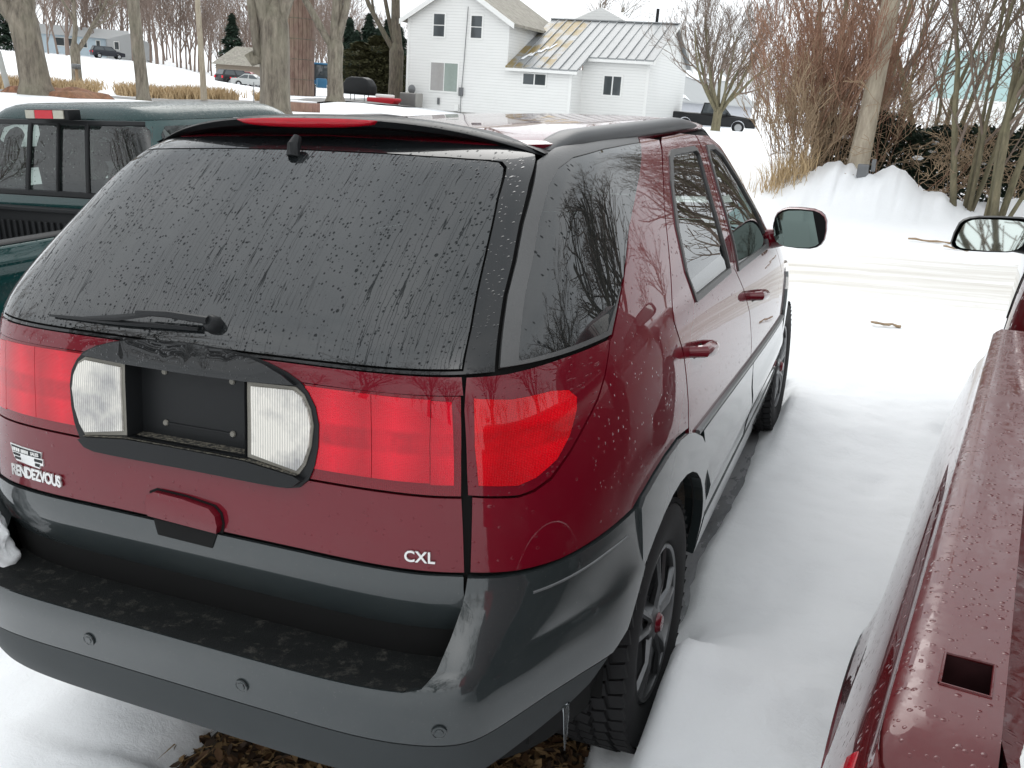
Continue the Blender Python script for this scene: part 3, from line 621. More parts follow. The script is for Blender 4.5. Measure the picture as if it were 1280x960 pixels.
        # lower door cladding, rocker, wheel flares
        for nm, y0, y1 in (('door_cladding', .41, 1.288), ('door_cladding', 1.302, 2.37)):
            zt = lambda y: float(np.interp(y, [p[0] for p in clad_line], [p[1] for p in clad_line]))
            ys = np.linspace(y0, y1, 9); top = [(y, zt(y) - .006) for y in ys]
            if y0 < 1: top = [(.30, .828)] + top
            bot = [(y, .47) for y in ys]
            if y0 < 1: bot = [(.43, .60)] + [(.46, .47)] + bot[1:]
            patch(nm, S, mk(SZ(top[::-1] + bot)), M['clad_side'], d if y0 < 1 else d2, off=.012, uvmode='side', bulge=lambda U, W, V: .012 * np.exp(-((W - S.v(.60)) / .05) ** 2))
        strip('side_moulding', S, mk(SZ([(y, z + .004) for y, z in clad_line[1:]])), .016, M['satin'], d2, .008, .004)
        patch('rocker_panel', S, mk(SZ([(.46, .33), (1.3, .33), (2.37, .33), (2.37, .462), (1.3, .462), (.47, .462)])), M['clad_side'], root, off=.016, uvmode='side')
        fl = SZ([(-.335, .842), (-.31, .862), (-.22, .884), (-.12, .899), (.0, .904), (.08, .894), (.16, .87), (.27, .82), (.37, .74), (.43, .64), (.455, .52), (.46, .40), (.455, .34)]) + [sz(*arch(a)) for a in (180, 170, 160, 150, 140, 130, 120, 110, 100, 90, 80, 70, 60, 52, 47)]
        patch('wheel_flare', S, mk(fl), M['clad_side'], root, off=.014, thick=.06, step=.025, uvmode='side')
        fr_ = [(2.38, .34), (2.38, .50), (2.39, .62), (2.45, .74), (2.55, .83), (2.70, .895), (2.85, .912), (3.0, .90), (3.15, .85), (3.25, .77)]
        patch('wheel_flare', S, mk(SZ(fr_) + [sz(*fw(a)) for a in (150, 140, 130, 120, 110, 100, 90, 80, 70, 60, 50, 40, 30, 20, 10, 0)]), M['clad_side'], root, off=.014, thick=.06, step=.025, uvmode='side')
        patch('front_fender', S, mk(SZ([(2.408, .73), (2.37, .95), (2.25, 1.05), (2.05, 1.16), (2.20, 1.14), (2.5, 1.08), (2.9, 1.0), (3.2, .93), (3.28, .80), (3.15, .87), (3.0, .918), (2.85, .928), (2.70, .912), (2.55, .847), (2.45, .757)])), M['maroon'], root, uvmode='side')
        # wing mirror
        mr = MB(); n = 20; rings = []
        for yy, sc in ((1.985, 1.0), (2.0, 1.04), (2.04, 1.03), (2.09, .9), (2.13, .62), (2.145, .2)):
            for k in range(n):
                a = 2 * math.pi * k / n; cx = math.copysign(abs(math.cos(a)) ** .62, math.cos(a)); cz = math.copysign(abs(math.sin(a)) ** .7, math.sin(a))
                mr.v.append((1.006 + .116 * sc * cx, yy - .05 * (cx * .5), 1.222 + .088 * sc * cz))
        for i in range(5):
            for k in range(n): mr.f.append((i * n + k, i * n + (k + 1) % n, (i + 1) * n + (k + 1) % n, (i + 1) * n + k))
        mr.f.append(tuple(range(5 * n, 6 * n)))
        mr.tube([(.86, 2.03, 1.16), (.93, 2.05, 1.17), (1.0, 2.06, 1.185)], [.05, .042, .036], 10)
        if s < 0: mr.v = [(-a, b, c) for a, b, c in mr.v]
        mo = mr.build('wing_mirror', M['maroon'], root, 50)
        for nm, sc, yy, mt in (('mirror_rim', .985, 1.989, M['black']), ('mirror_glass', .93, 1.982, M['mirror_dark'])):
            v = [(s * (1.006 + .116 * sc * math.copysign(abs(math.cos(a)) ** .62, math.cos(a))), yy + (-.05 * .5 if nm == 'mirror_rim' else .004) * math.copysign(abs(math.cos(a)) ** .62, math.cos(a)) + (.0 if nm == 'mirror_rim' else .006 * math.copysign(abs(math.sin(a)) ** .7, math.sin(a)) - .012), 1.222 + .088 * sc * math.copysign(abs(math.sin(a)) ** .7, math.sin(a))) for a in [2 * math.pi * k / n for k in range(n)]]
            mesh_obj(nm, v, [tuple(range(n)) if s > 0 else tuple(range(n - 1, -1, -1))], mt, mo, smooth=False)
        # roof rail: a thick moulded bar along the roof edge
        v = []; f = []; nr = 34; pr = 12
        for i in range(nr):
            t = i / (nr - 1); y = -.12 + 1.75 * t; x = .572 + .055 * math.sin(min(1, t * 1.6) * 1.57) - .05 * max(0, t - .6); z0 = 1.668 + .008 * math.sin(t * 2.2) - .05 * max(0, t - .62) ** 1.5 * 2
            e = min(1, (t / .10)) ** .5 * min(1, ((1 - t) / .30)) ** .6; hh = .042 * e + .004; ww = .038 * (.45 + .55 * e)
            for k in range(pr):
                a = 2 * math.pi * k / pr; cx = math.cos(a); cz = math.sin(a)
                v.append((s * (x + ww * math.copysign(abs(cx) ** .7, cx) - .012 * cz), y, z0 + hh * .5 * (1 + math.copysign(abs(cz) ** .8, cz))))
            if i:
                for k in range(pr): f.append(((i - 1) * pr + k, (i - 1) * pr + (k + 1) % pr, i * pr + (k + 1) % pr, i * pr + k))
        f += [tuple(range(pr)), tuple(range((nr - 1) * pr, nr * pr))]
        sharp(mesh_obj('roof_rail', v, f, M['rail'], root), 60)
    # roof, windscreen, bonnet, nose
    vt = float(S.v(1.684)); VM = S.V[-1] * .9995
    patch('roof', S, [(-1.98, vt), (-1.2, float(S.v(1.674))), (-.72, float(S.v(1.674))), (-.5, vt), (0, float(S.v(1.70))), (.5, vt), (.72, float(S.v(1.674))), (1.2, float(S.v(1.674))), (1.98, vt), (1.98, VM), (-1.98, VM)], M['maroon_wet'], root, off=.001, thick=.01, step=.05, uvmode='top')
    patch('windscreen', S, [(1.52, float(S.v(1.13))), (2.48, float(S.v(1.13))), (2.50, float(S.v(1.40))), (2.55, float(S.v(1.672))), (1.45, float(S.v(1.672))), (1.50, float(S.v(1.40)))], M['glass_front'], root, off=.001, thick=.006, step=.05)
    patch('bonnet', S, [(1.55, float(S.v(.80))), (2.45, float(S.v(.80))), (2.46, float(S.v(1.0))), (2.45, float(S.v(1.12))), (1.55, float(S.v(1.12))), (1.54, float(S.v(1.0)))], M['maroon'], root, step=.05)
    patch('front_bumper', S, [(1.62, float(S.v(.34))), (2.38, float(S.v(.34))), (2.38, float(S.v(.78))), (1.62, float(S.v(.78)))], M['clad'], root, off=.01, step=.05)
    # liner behind the panels, open at the windows and wheel arches
    sidew = []
    for s in (1, -1):
        mk = (lambda p: p) if s > 0 else mirror
        sidew += [mk(SZ(rw_win)), mk(SZ(fw_win)), mk(RZ([(.715, 1.283), (.682, 1.40), (.652, 1.529), (.634, 1.600)]) + SZ([(-.1, 1.652), (.1, 1.662), (.42, 1.664), (.165, 1.556), (-.182, 1.376), (-.365, 1.286)])), mk([sz(*arch(a, .43)) for a in range(-5, 186, 12)]), mk([sz(*fw(a, .43)) for a in range(-5, 186, 12)])]
    back = both(RZ([(0, 1.30), (.6, 1.30), (.56, 1.45), (.50, 1.63), (0, 1.645)]))
    ws = [(1.56, float(S.v(1.16))), (1.985, float(S.v(1.16))), (1.985, float(S.v(1.65))), (1.5, float(S.v(1.65)))]
    patch('body_liner', S, [(-1.995, float(S.v(.305))), (1.995, float(S.v(.305))), (1.995, VM), (-1.995, VM)], M['void'], root, off=-.016, thick=0, step=.06, holes=sidew + [back, ws, mirror(ws), both(RZ([(0, 1.046), (.176, 1.046), (.176, 1.228), (0, 1.228)]))])
    fl = MB(); fl.box((0, 1.3, .36), (1.5, 3.9, .05)); fl.build('floor_pan', M['void'], root)
    for y in (0, 2.85):
        for s in (1, -1):
            ww = MB(); na = 17; arc = [math.pi * k / (na - 1) for k in range(na)]
            ww.add([(s * xx, y - .43 * math.cos(t), .345 + .43 * math.sin(t)) for xx in (.50, .86) for t in arc] + [(s * .50, y, .345)], [(k, k + 1, na + k + 1, na + k) for k in range(na - 1)] + [(k, k + 1, 2 * na) for k in range(na - 1)])
            ww.build('wheel_well', M['void'], root)
    # seats and dashboard seen through the glass
    for x in (-.38, .38):
        for y, w in ((1.25, .52), (.25, .56)):
            st = MB(); st.box((x, y + .25, .62), (w, .5, .16)).box((x, y - .03, .95), (w * .95, .14, .62), Matrix.Rotation(R(14), 3, 'X')).build('seat', M['seat'], root, bevel=.05)
            MB().box((x, y - .13, 1.345), (.27, .10, .17)).build('headrest', M['seat'], root, bevel=.04)
    MB().box((0, 2.15, .95), (1.5, .45, .28)).build('dashboard', M['interior'], root, bevel=.06)
    MB().tube([(-.38 + .19 * math.cos(a), 1.83 + .06 * math.sin(a), .98 + .17 * math.sin(a)) for a in [2 * math.pi * k / 20 for k in range(21)]], .014, 6, False).build('steering_wheel', M['interior'], root)
    MB().box((-.0, 1.92, 1.53), (.26, .03, .07)).build('rear_view_mirror', M['interior'], root, bevel=.012)
    return root
def make_wheel(rad=.375, width=.235, rim_r=.235):
    """wheel about the x axis, outer face towards +x"""
    w = empty('wheel'); ty = MB(); n = 60
    prof = [(rim_r - .008, -.09), (rim_r + .012, -.112), (rad * .82, -width / 2 - .004), (rad * .93, -width / 2 + .004), (rad - .012, -width / 2 + .022), (rad - .011, -.03), (rad - .011, .03), (rad - .012, width / 2 - .022), (rad * .93, width / 2 - .004), (rad * .82, width / 2 + .004), (rim_r + .012, .112), (rim_r - .008, .09)]
    ty.lathe(prof, n)
    nb = 52
    for k in range(nb):
        for x, wd, ph in ((-.092, .040, 0), (-.046, .036, .5), (0, .034, .2), (.046, .036, .7), (.092, .040, .35)):
            a = 2 * math.pi * (k + ph) / nb; rot = Matrix.Rotation(a, 3, 'X'); r0 = rad - .006 - (.006 if abs(x) > .09 else 0)
            sk = Matrix.Rotation(R(14 if x > 0 else -14), 3, 'Z')
            ty.box(rot @ Vector((x, 0, r0)), (wd, 2 * math.pi * rad / nb * .80, .014), rot @ sk)
    ty.build('tyre', M['rubber'], w, 50)
    rm = MB(); rm.lathe([(rim_r, .10), (rim_r - .006, .108), (rim_r - .016, .104), (rim_r - .022, .075), (rim_r - .03, -.08), (rim_r, -.09)], 48, closed=False)
    for k in range(5):
        for da in (-9, 9):
            a = R(72 * k + da * .55); a2 = R(72 * k + da * 1.15)
            p0 = Vector((.088, .045 * math.cos(a), .045 * math.sin(a))); p1 = Vector((.104, .13 * math.cos(R(72 * k + da)), .13 * math.sin(R(72 * k + da)))); p2 = Vector((.094, (rim_r - .012) * math.cos(a2), (rim_r - .012) * math.sin(a2)))
            rm.tube([p0, p1, p2], [.017, .010, .013], 6)
    rm.lathe([(.0001, .108), (.03, .108), (.062, .098), (.07, .07), (.07, .02)], 24, closed=False)
    rm.build('rim', M['rim'], w, 45)
    MB().lathe([(.0001, .124), (.022, .122), (.030, .112), (.032, .10)], 20, closed=False).build('hub_cap', M['maroon'], w)
    MB().lathe([(.0001, .01), (.150, .01), (.155, .0), (.155, -.02)], 32, closed=False).build('brake_disc', M['disc'], w)
    return w
M['satin_wet'] = plain('grey_window_trim', (0.10, 0.10, 0.10), 0.38, 0.3, bump=0.15, bscale=150)
M['rail'] = plain('roof_rail_plastic', (0.055, 0.057, 0.060), 0.42, bump=0.10, bscale=120)
M['mirror'] = plain('mirror_silver', (0.55, 0.60, 0.57), 0.02, 1.0, var=0.0)
M['rim'] = plain('grimy_alloy', (0.13, 0.133, 0.137), 0.36, 0.8, var=.35, scale=20)
M['mirror_dark'] = plain('tinted_mirror', (0.11, 0.14, 0.13), 0.02, 1.0, var=0.0)
M['disc'] = plain('brake_disc_steel', (0.06, 0.058, 0.055), 0.5, 0.6)
suv = build_suv()
wheel_proto = make_wheel()
for y in (0, 2.85):
    for s in (1, -1):
        w = wheel_proto if (y == 0 and s == 1) else copy_tree(wheel_proto); w.parent = suv; w.location = (s * .79, y, .325)
        if s < 0: w.rotation_euler = (0, 0, math.pi)
        if y: w.rotation_euler[0] = 0.4
        else: w.rotation_euler[0] = 0.15
LOT_THINGS = [suv]
# ------------------------------------------------------------------ pickup trucks in the lot
M['green'] = paint('green_paint', (0.003, 0.040, 0.039), rough=0.4, flake=0.2, drop=0.4, size=120)
M['green_top'] = paint('green_roof_paint_wet', (0.006, 0.030, 0.030), rough=0.4, flake=0.2, drop=0.6, size=90, coat=.5, mottle=.2, crough=.08)
M['truck_red'] = paint('dark_red_paint_wet', (0.080, 0.004, 0.006), rough=0.45, flake=0.05, drop=0.7, size=120, dirt=0.10, crough=.02, mottle=.22, cior=1.45)
M['truck_red_side'] = paint('dark_red_side_wet', (0.080, 0.004, 0.006), rough=0.4, flake=0.05, drop=0.6, size=75)
M['pocket'] = plain('pocket_primer', (0.030, 0.010, 0.011), .6, var=.5, scale=40)
M['liner'] = plain('black_bed_liner', (0.016, 0.017, 0.018), 0.6, bump=0.2, bscale=200)
M['amber'] = lens_mat('white_lamp_lens', (0.62, 0.60, 0.50))
M['glass_green'] = glassy('pickup_window_glass', (0.55, 0.66, 0.61), drop=0.3, size=90, opacity=0.45)
M['glass_dark'] = glassy('dark_window_glass', (0.25, 0.28, 0.27), opacity=0.75)
def cab_surf(zb, zr, w, yc, yf):
    """cabin surface; rear wall at y=0, belt at zb, roof at zr"""
    d = zr - zb
    return Surf([(.50, w, .0, 14, 14, yf + .9, 6, 6), (zb - .25, w, .0, 14, 14, yf + .85, 6, 6), (zb, w - .02, .0, 14, 14, yf + .45, 6, 6), (zb + .3 * d, w - .055, .025, 13, 13, yf + .15, 6, 6), (zb + .62 * d, w - .115, .065, 11, 11, yf - .12, 6, 6), (zb + .86 * d, w - .17, .11, 9, 9, yf - .32, 6, 6), (zb + .95 * d, w - .225, .165, 7, 7, yf - .42, 5, 5), (zr - .008, w - .36, .32, 5, 5, yf - .55, 4, 4), (zr, .001, .6, 4, 4, yf - .75, 3, 3)], yc)
def bed_side(name, prof, L, wy, wr, wz, mat, parent, sgn=1, n=70, tail=.07, y_start=0.0):
    v = []; f = []; k = len(prof)
    for i in range(n):
        y = y_start + (L - y_start) * i / (n - 1)
        for j, (x, z) in enumerate(prof):
            e = max(0, 1 - y / tail); dz = -(1 - math.sqrt(max(0, 1 - e * e))) * tail * .55 * max(0, (z - .9) / .32); dx = (1 - math.sqrt(max(0, 1 - e * e))) * .03
            zz = z + dz; a = abs(y - wy); fl = 0
            if a < wr:
                za = wz + math.sqrt(wr * wr - a * a)
                if zz < za: zz = za
            if a < wr + .09 and z < 1.02:
                rr = math.hypot(y - wy, zz - wz); fl = max(0, 1 - max(0, rr - wr) / .09) ** 2 * .022
            v.append((sgn * (x + dx - fl), y, zz))
    f = [(i * k + j, i * k + j + 1, (i + 1) * k + j + 1, (i + 1) * k + j) for i in range(n - 1) for j in range(k - 1)]
    o = sharp(mesh_obj(name, v, f, mat, parent), 60); uvl = o.data.uv_layers.new(name='UVMap')
    for lp in o.data.loops: c = o.data.vertices[lp.vertex_index].co; uvl.data[lp.index].uv = (c.y, c.z + c.x * .7)
    return o
def plan_sheet(name, outer, holes, z, mat, parent, step=.03, drop_edge=.0, zf=None):
    """flat sheet in x,y with holes, optional height function"""
    P0 = densify(outer, step, 1); H = [densify(h, step, 1) for h in holes]; loops = [P0] + H
    lo, hi = P0.min(0), P0.max(0); gx, gy = np.meshgrid(np.arange(lo[0] + step * .5, hi[0], step), np.arange(lo[1] + step * .5, hi[1], step)); g = np.stack([gx.ravel(), gy.ravel()], 1)
    k = inside(g[:, 0], g[:, 1], P0)
    for h in H: k &= ~inside(g[:, 0], g[:, 1], h)
    g = g[k]; pts = np.concatenate(loops + [g]); ed = []; b = 0
    for Lp in loops: ed += [(b + i, b + (i + 1) % len(Lp)) for i in range(len(Lp))]; b += len(Lp)
    r = geometry.delaunay_2d_cdt([Vector(p) for p in pts], ed, [], 0, 1e-6); V = np.array([tuple(p) for p in r[0]]); Fa = np.array([tuple(fc) for fc in r[2]]); c = V[Fa].mean(1); q = inside(c[:, 0], c[:, 1], P0)
    for h in H: q &= ~inside(c[:, 0], c[:, 1], h)
    F = [tuple(int(i) for i in fc) for fc in Fa[q]]
    o = mesh_obj(name, [(x, y, zf(x, y) if zf else z) for x, y in V], F, mat, parent); uvl = o.data.uv_layers.new(name='UVMap')
    for lp in o.data.loops: c = o.data.vertices[lp.vertex_index].co; uvl.data[lp.index].uv = (c.x, c.y)
    return o
def build_red_pickup():
    root = empty('pickup_truck'); tag(root, 'wet dark red pickup truck cut off by the right edge of the photo', 'truck')
    RW = 1.86; L = 2.0; WY = .86; WR = .43; WZ = .36
    prof = [(.000, 1.2055), (-.002, 1.18), (-.006, 1.157), (-.013, 1.138), (-.022, 1.125), (-.029, 1.113), (-.046, 1.06), (-.067, .99), (-.086, .92), (-.099, .85), (-.103, .78), (-.093, .66), (-.065, .54), (-.03, .42)]
    for s in (1, -1):
        e = empty('bed_half') if False else None
        o = bed_side('bed_side', prof, L, WY, WR, WZ, M['truck_red_side'], root, 1, n=90)
        zt = lambda x, y: 1.2215 - (1 - math.sqrt(max(0, 1 - max(0, 1 - y / .10) ** 2))) * .07 - max(0, .022 - x) ** 2 * 33
        hole = [(.046, .160), (.098, .160), (.098, .228), (.046, .228)]
        rl = plan_sheet('bed_rail', rounded([(.0, .0), (.112, .004), (.112, L), (.0, L)], 0), [hole], 1.2215, M['truck_red'], root, .02, zf=zt)
        pk = MB(); x0, y0, x1, y1 = .046, .160, .098, .228
        pk.add([(x0, y0, 1.2205), (x1, y0, 1.2205), (x1, y1, 1.2205), (x0, y1, 1.2205), (x0, y0, 1.09), (x1, y0, 1.09), (x1, y1, 1.09), (x0, y1, 1.09)], [(0, 1, 5, 4), (1, 2, 6, 5), (2, 3, 7, 6), (3, 0, 4, 7), (4, 5, 6, 7)]); pk2 = pk.build('stake_pocket', M['pocket'], rl, 20)
        MB().tube([(x0, y0, 1.2216), (x1, y0, 1.2216), (x1, y1, 1.2216), (x0, y1, 1.2216), (x0, y0, 1.2216)], .0022, 6, False).build('pocket_lip', M['truck_red'], rl)
        MB().lathe([(.0001, .03), (.013, .028), (.017, .02), (.017, 0)], 14, 'z', (.074, .182, 1.10), closed=False).build('tie_down_bolt', M['disc'], rl)
        inner = bed_side('bed_inner_wall', [(.112, 1.2215), (.114, 1.20), (.114, 1.16), (.15, 1.15), (.16, .72)], L, -9, .1, 0, M['truck_red'], root, 1, n=24)
        lip = MB().tube([(-.112 - .008 * math.sin(a), WY - math.cos(a) * WR, WZ + math.sin(a) * WR) for a in [math.pi * k / 30 for k in range(31)]], .007, 6, False).build('wheel_lip', M['chrome'], root)
        lip2 = lip
        lamp_p = [(-.026, 1.1235), (-.036, 1.110), (-.053, 1.06), (-.074, .99), (-.093, .92), (-.106, .85), (-.110, .80), (.0, .79), (.04, .80), (.045, 1.11)]
        lm = MB().prism(lamp_p, -.030, .135).build('tail_lamp', M['lens_red'], root, bevel=.006); lm.data.uv_layers.new(name='UVMap')
        if s < 0:
            for q in (o, rl, inner, lip, lm):
                q.matrix_local = Matrix.Translation((RW, 0, 0)) @ Matrix.Diagonal((-1, 1, 1, 1))
    # tailgate and floor
    MB().box((RW / 2, .025, .90), (RW - .13, .05, .58)).build('tailgate', M['truck_red'], root, bevel=.015)
    MB().box((RW / 2, 1.0, .70), (RW - .30, 1.95, .03)).build('bed_floor', M['liner'], root)
    MB().box((RW / 2, 1.98, .93), (RW - .2, .04, .55)).build('bed_front_wall', M['truck_red'], root, bevel=.01)
    MB().box((RW / 2, -.09, .55), (RW - .1, .14, .17)).build('rear_bumper', M['chrome'], root, bevel=.03)
    for z in (.36,):
        MB().box((RW / 2, 2.6, .46), (.9, 5.0, .16)).build('chassis', M['void'], root)
    S = cab_surf(1.17, 1.80, .93, .95, 1.45)
    cabr = empty('cab'); cabr.parent = root; cabr.location = (RW / 2, 2.06, 0)
    z = lambda q: float(S.v(q)); V1 = S.V[-1] * .999
    shell = patch('cab_shell', S, [(-1.99, z(.52)), (1.99, z(.52)), (1.99, V1), (-1.99, V1)], M['truck_red_side'], cabr, step=.06, thick=0, uvmode='side', holes=[[S.rz(-.70, 1.23), S.rz(.70, 1.23), S.rz(.62, 1.62), S.rz(-.62, 1.62)], [S.sz(.25, 1.20), S.sz(1.55, 1.18), S.sz(1.35, 1.45), S.sz(1.08, 1.68), S.sz(.32, 1.68)], [(-u, v) for u, v in [S.sz(.25, 1.20), S.sz(1.55, 1.18), S.sz(1.35, 1.45), S.sz(1.08, 1.68), S.sz(.32, 1.68)]][::-1]])
    patch('rear_window', S, [S.rz(-.71, 1.22), S.rz(.71, 1.22), S.rz(.63, 1.63), S.rz(-.63, 1.63)], M['glass_dark'], cabr, off=.003, thick=.004, step=.06)
    for s in (1, -1):
        w = [S.sz(.24, 1.19), S.sz(1.56, 1.17), S.sz(1.36, 1.45), S.sz(1.09, 1.69), S.sz(.31, 1.69)]
        patch('door_window', S, w if s > 0 else [(-u, v) for u, v in w][::-1], M['glass_dark'], cabr, off=.003, thick=.004, step=.06, uvmode='side')
        seam = [S.sz(.20, .60), S.sz(.20, 1.17), S.sz(.27, 1.70)]; strip('door_seam', S, [(s * u, v) for u, v in seam], .010, M['void'], cabr, .0, .001)
        m = MB()
        for yy, sc in ((1.26, 1.0), (1.28, 1.05), (1.33, .98), (1.37, .7)):
            for k in range(20):
                a = 2 * math.pi * k / 20; cx = math.copysign(abs(math.cos(a)) ** .5, math.cos(a)); cz = math.copysign(abs(math.sin(a)) ** .5, math.sin(a))
                m.v.append((-1.02 - .135 * sc * cx + .018 * cz, yy - .035 * cx, 1.305 + .070 * sc * cz))
        for i in range(3):
            for k in range(20): m.f.append((i * 20 + k, i * 20 + (k + 1) % 20, (i + 1) * 20 + (k + 1) % 20, (i + 1) * 20 + k))
        m.f.append(tuple(range(60, 80))); m.tube([(-.80, 1.33, 1.26), (-.95, 1.33, 1.28)], .045, 8)
        if s > 0: m.v = [(-a, b, c) for a, b, c in m.v]
        mo = m.build('wing_mirror', M['black'], cabr, 50)
        gv = [(s * (1.02 + .135 * .90 * math.copysign(abs(math.cos(a)) ** .5, math.cos(a))) + (.018 if s < 0 else -.018) * .9 * math.copysign(abs(math.sin(a)) ** .5, math.sin(a)), 1.257 - .035 * .9 * math.copysign(abs(math.cos(a)) ** .5, math.cos(a)) * (1 if s < 0 else 1), 1.305 + .070 * .86 * math.copysign(abs(math.sin(a)) ** .5, math.sin(a))) for a in [2 * math.pi * k / 20 for k in range(20)]]
        if s < 0: gv = [(-1.02 - .135 * .9 * math.copysign(abs(math.cos(a)) ** .5, math.cos(a)) + .018 * .86 * math.copysign(abs(math.sin(a)) ** .5, math.sin(a)), 1.246 - .012 * math.copysign(abs(math.cos(a)) ** .5, math.cos(a)) + .020 * math.copysign(abs(math.sin(a)) ** .5, math.sin(a)), 1.305 + .070 * .86 * math.copysign(abs(math.sin(a)) ** .5, math.sin(a))) for a in [2 * math.pi * k / 20 for k in range(20)]]
        mesh_obj('mirror_glass', gv, [tuple(range(20))], M['mirror'], mo, smooth=False)
    hd = MB(); hd.box((RW / 2, 4.62, .86), (RW - .02, 1.15, .50)).build('hood', M['truck_red_side'], root, bevel=.09, seg=4)
    MB().box((RW / 2, 5.2, .62), (RW - .06, .16, .30)).build('front_bumper', M['chrome'], root, bevel=.04)
    for y in (WY, 4.25):
        for s in (0, 1):
            w = copy_tree(wheel_proto); w.parent = root; w.location = (.10 if s == 0 else RW - .10, y, .345)
            w.rotation_euler = (.3 * y, 0, math.pi if s == 0 else 0)
    root.location = (1.447, -1.50, -.04); root.rotation_euler = (0, 0, R(-7.1))
    return root
def build_green_pickup():
    root = empty('pickup_truck'); tag(root, 'dark green pickup truck with black bed liner parked left of the maroon vehicle', 'truck')
    W = .89; S = cab_surf(1.12, 1.755, W, 1.05, 2.0); z = lambda q: float(S.v(q)); V1 = S.V[-1] * .999
    wb, wt = 1.195, 1.625
    hole = [S.rz(-.77, wb), S.rz(.77, wb), S.rz(.70, wt - .03), S.rz(.665, wt), S.rz(-.665, wt), S.rz(-.70, wt - .03)]
    sw = [S.sz(.16, 1.17), S.sz(2.1, 1.15), S.sz(1.9, 1.43), S.sz(1.65, 1.62), S.sz(.24, 1.62), S.sz(.19, 1.57)]
    fw = [(1.60, z(1.14)), (1.985, z(1.14)), (1.985, z(1.67)), (1.56, z(1.67))]
    mir = lambda p: [(-u, v) for u, v in p][::-1]
    patch('cab_shell', S, [(-1.99, z(.52)), (1.99, z(.52)), (1.99, z(1.655)), (-1.99, z(1.655))], M['green'], root, step=.05, thick=0, holes=[hole, sw, mir(sw), fw, mir(fw)])
    patch('cab_roof', S, [(-1.99, z(1.657)), (1.99, z(1.657)), (1.99, V1), (-1.99, V1)], M['green_top'], root, off=.002, step=.05, thick=.004, uvmode='top')
    def pane(x0, x1, name, off=.0):
        k = lambda x, t: x * (1 - .085 * t)
        return patch(name, S, [S.rz(k(x0, 0), wb + .006), S.rz(k(x1, 0), wb + .006), S.rz(k(x1, 1), wt - .006), S.rz(k(x0, 1), wt - .006)], M['glass_green'], root, off=off, thick=.004, step=.06)
    for a, b, o in ((-.765, -.275, 0), (-.26, -.005, -.008), (.008, .255, -.008), (.27, .765, 0)): pane(a, b, 'window_pane', o)
    for x, w in ((-.268, .036), (0.0, .022), (.262, .03)):
        strip('window_divider', S, [S.rz(x, wb - .005), S.rz(x * .96, (wb + wt) / 2), S.rz(x * .915, wt + .005)], w, M['black'], root, .006, .006)
    strip('window_seal', S, [S.rz(-.77, wb - .004), S.rz(0, wb - .004), S.rz(.77, wb - .004)], .04, M['black'], root, .004, .008)
    strip('window_seal', S, [S.rz(-.665, wt + .010), S.rz(0, wt + .012), S.rz(.665, wt + .010)], .035, M['black'], root, .002, .006)
    for s in (1, -1):
        patch('side_window', S, sw if s > 0 else mir(sw), M['glass_green'], root, off=.002, thick=.004, step=.06, uvmode='side')
    patch('windscreen', S, [(1.58, z(1.13)), (2.42, z(1.13)), (2.46, z(1.68)), (1.54, z(1.68))], M['glass_green'], root, off=.003, thick=.004, step=.06)
    # cargo and brake lamp on the roof edge
    lp = MB().box((.04, .02, 1.687), (.36, .10, .066)).build('cargo_lamp', M['black'], root, bevel=.008)
    for x0, x1, m in ((-.135, -.06, 'amber'), (-.055, .095, 'lens_red'), (.10, .185, 'amber')):
        o = MB().box(((x0 + x1) / 2, -.032, 1.689), (x1 - x0, .012, .05)).build('lamp_lens', M[m], lp); o.data.uv_layers.new(name='UVMap')
    for x in (-.38, .38):
        MB().box((x, 1.35, .98), (.50, .16, .75), Matrix.Rotation(R(12), 3, 'X')).build('seat', M['seat'], root, bevel=.06)
        MB().box((x, 1.28, 1.40), (.30, .10, .18)).build('headrest', M['seat'], root, bevel=.04)
    MB().box((0, 2.45, .95), (1.5, .4, .25)).build('dashboard', M['interior'], root, bevel=.05)
    # bed
    L = 1.95; RW = 1.82; b = empty('truck_bed'); b.parent = root; b.location = (-RW / 2, -.06 - L, 0)
    prof = [(.07, 1.085), (.006, 1.09), (-.006, 1.075), (-.008, 1.04), (-.030, 1.02), (-.034, .99), (-.020, .97), (-.022, .90), (-.04, .80), (-.045, .70), (-.03, .55), (.0, .45)]
    for s in (1, -1):
        for nm, pf, mt in (('bed_side', prof, 'green'), ('rail_cap', [(.125, 1.03), (.120, 1.10), (.06, 1.106), (.012, 1.102), (.004, 1.092)], 'liner'), ('bed_inner_wall', [(.12, 1.09), (.13, .62)], 'liner')):
            o = bed_side(nm, pf, L, .85 if nm == 'bed_side' else -9, .40, .34, M[mt], b, 1)
            if s < 0: o.matrix_local = Matrix.Translation((RW, 0, 0)) @ Matrix.Diagonal((-1, 1, 1, 1))
    MB().box((RW / 2, 1.0, .60), (RW - .24, L, .03)).build('bed_floor', M['liner'], b)
    fwl = MB().box((RW / 2, L - .01, .84), (RW - .22, .03, .52)).box((RW / 2, L - .02, 1.10), (RW - .2, .07, .025))
    for k in range(28): fwl.box((.16 + k * (RW - .32) / 27, L - .035, .82), (.022, .022, .40))
    fwl.build('ribbed_bulkhead', M['liner'], b, bevel=.004, seg=1)
    MB().box((RW / 2, .03, .82), (RW - .12, .05, .50)).build('tailgate', M['green'], b, bevel=.012)
    MB().box((0, 1.4, .44), (.8, 5.2, .14)).build('chassis', M['void'], root)
    MB().box((0, 3.15, .80), (W * 2 - .02, 1.0, .45)).build('hood', M['green'], root, bevel=.09, seg=4)
    MB().box((0, -.02 - L, .50), (RW - .1, .14, .15)).build('rear_bumper', M['chrome'], root, bevel=.03)
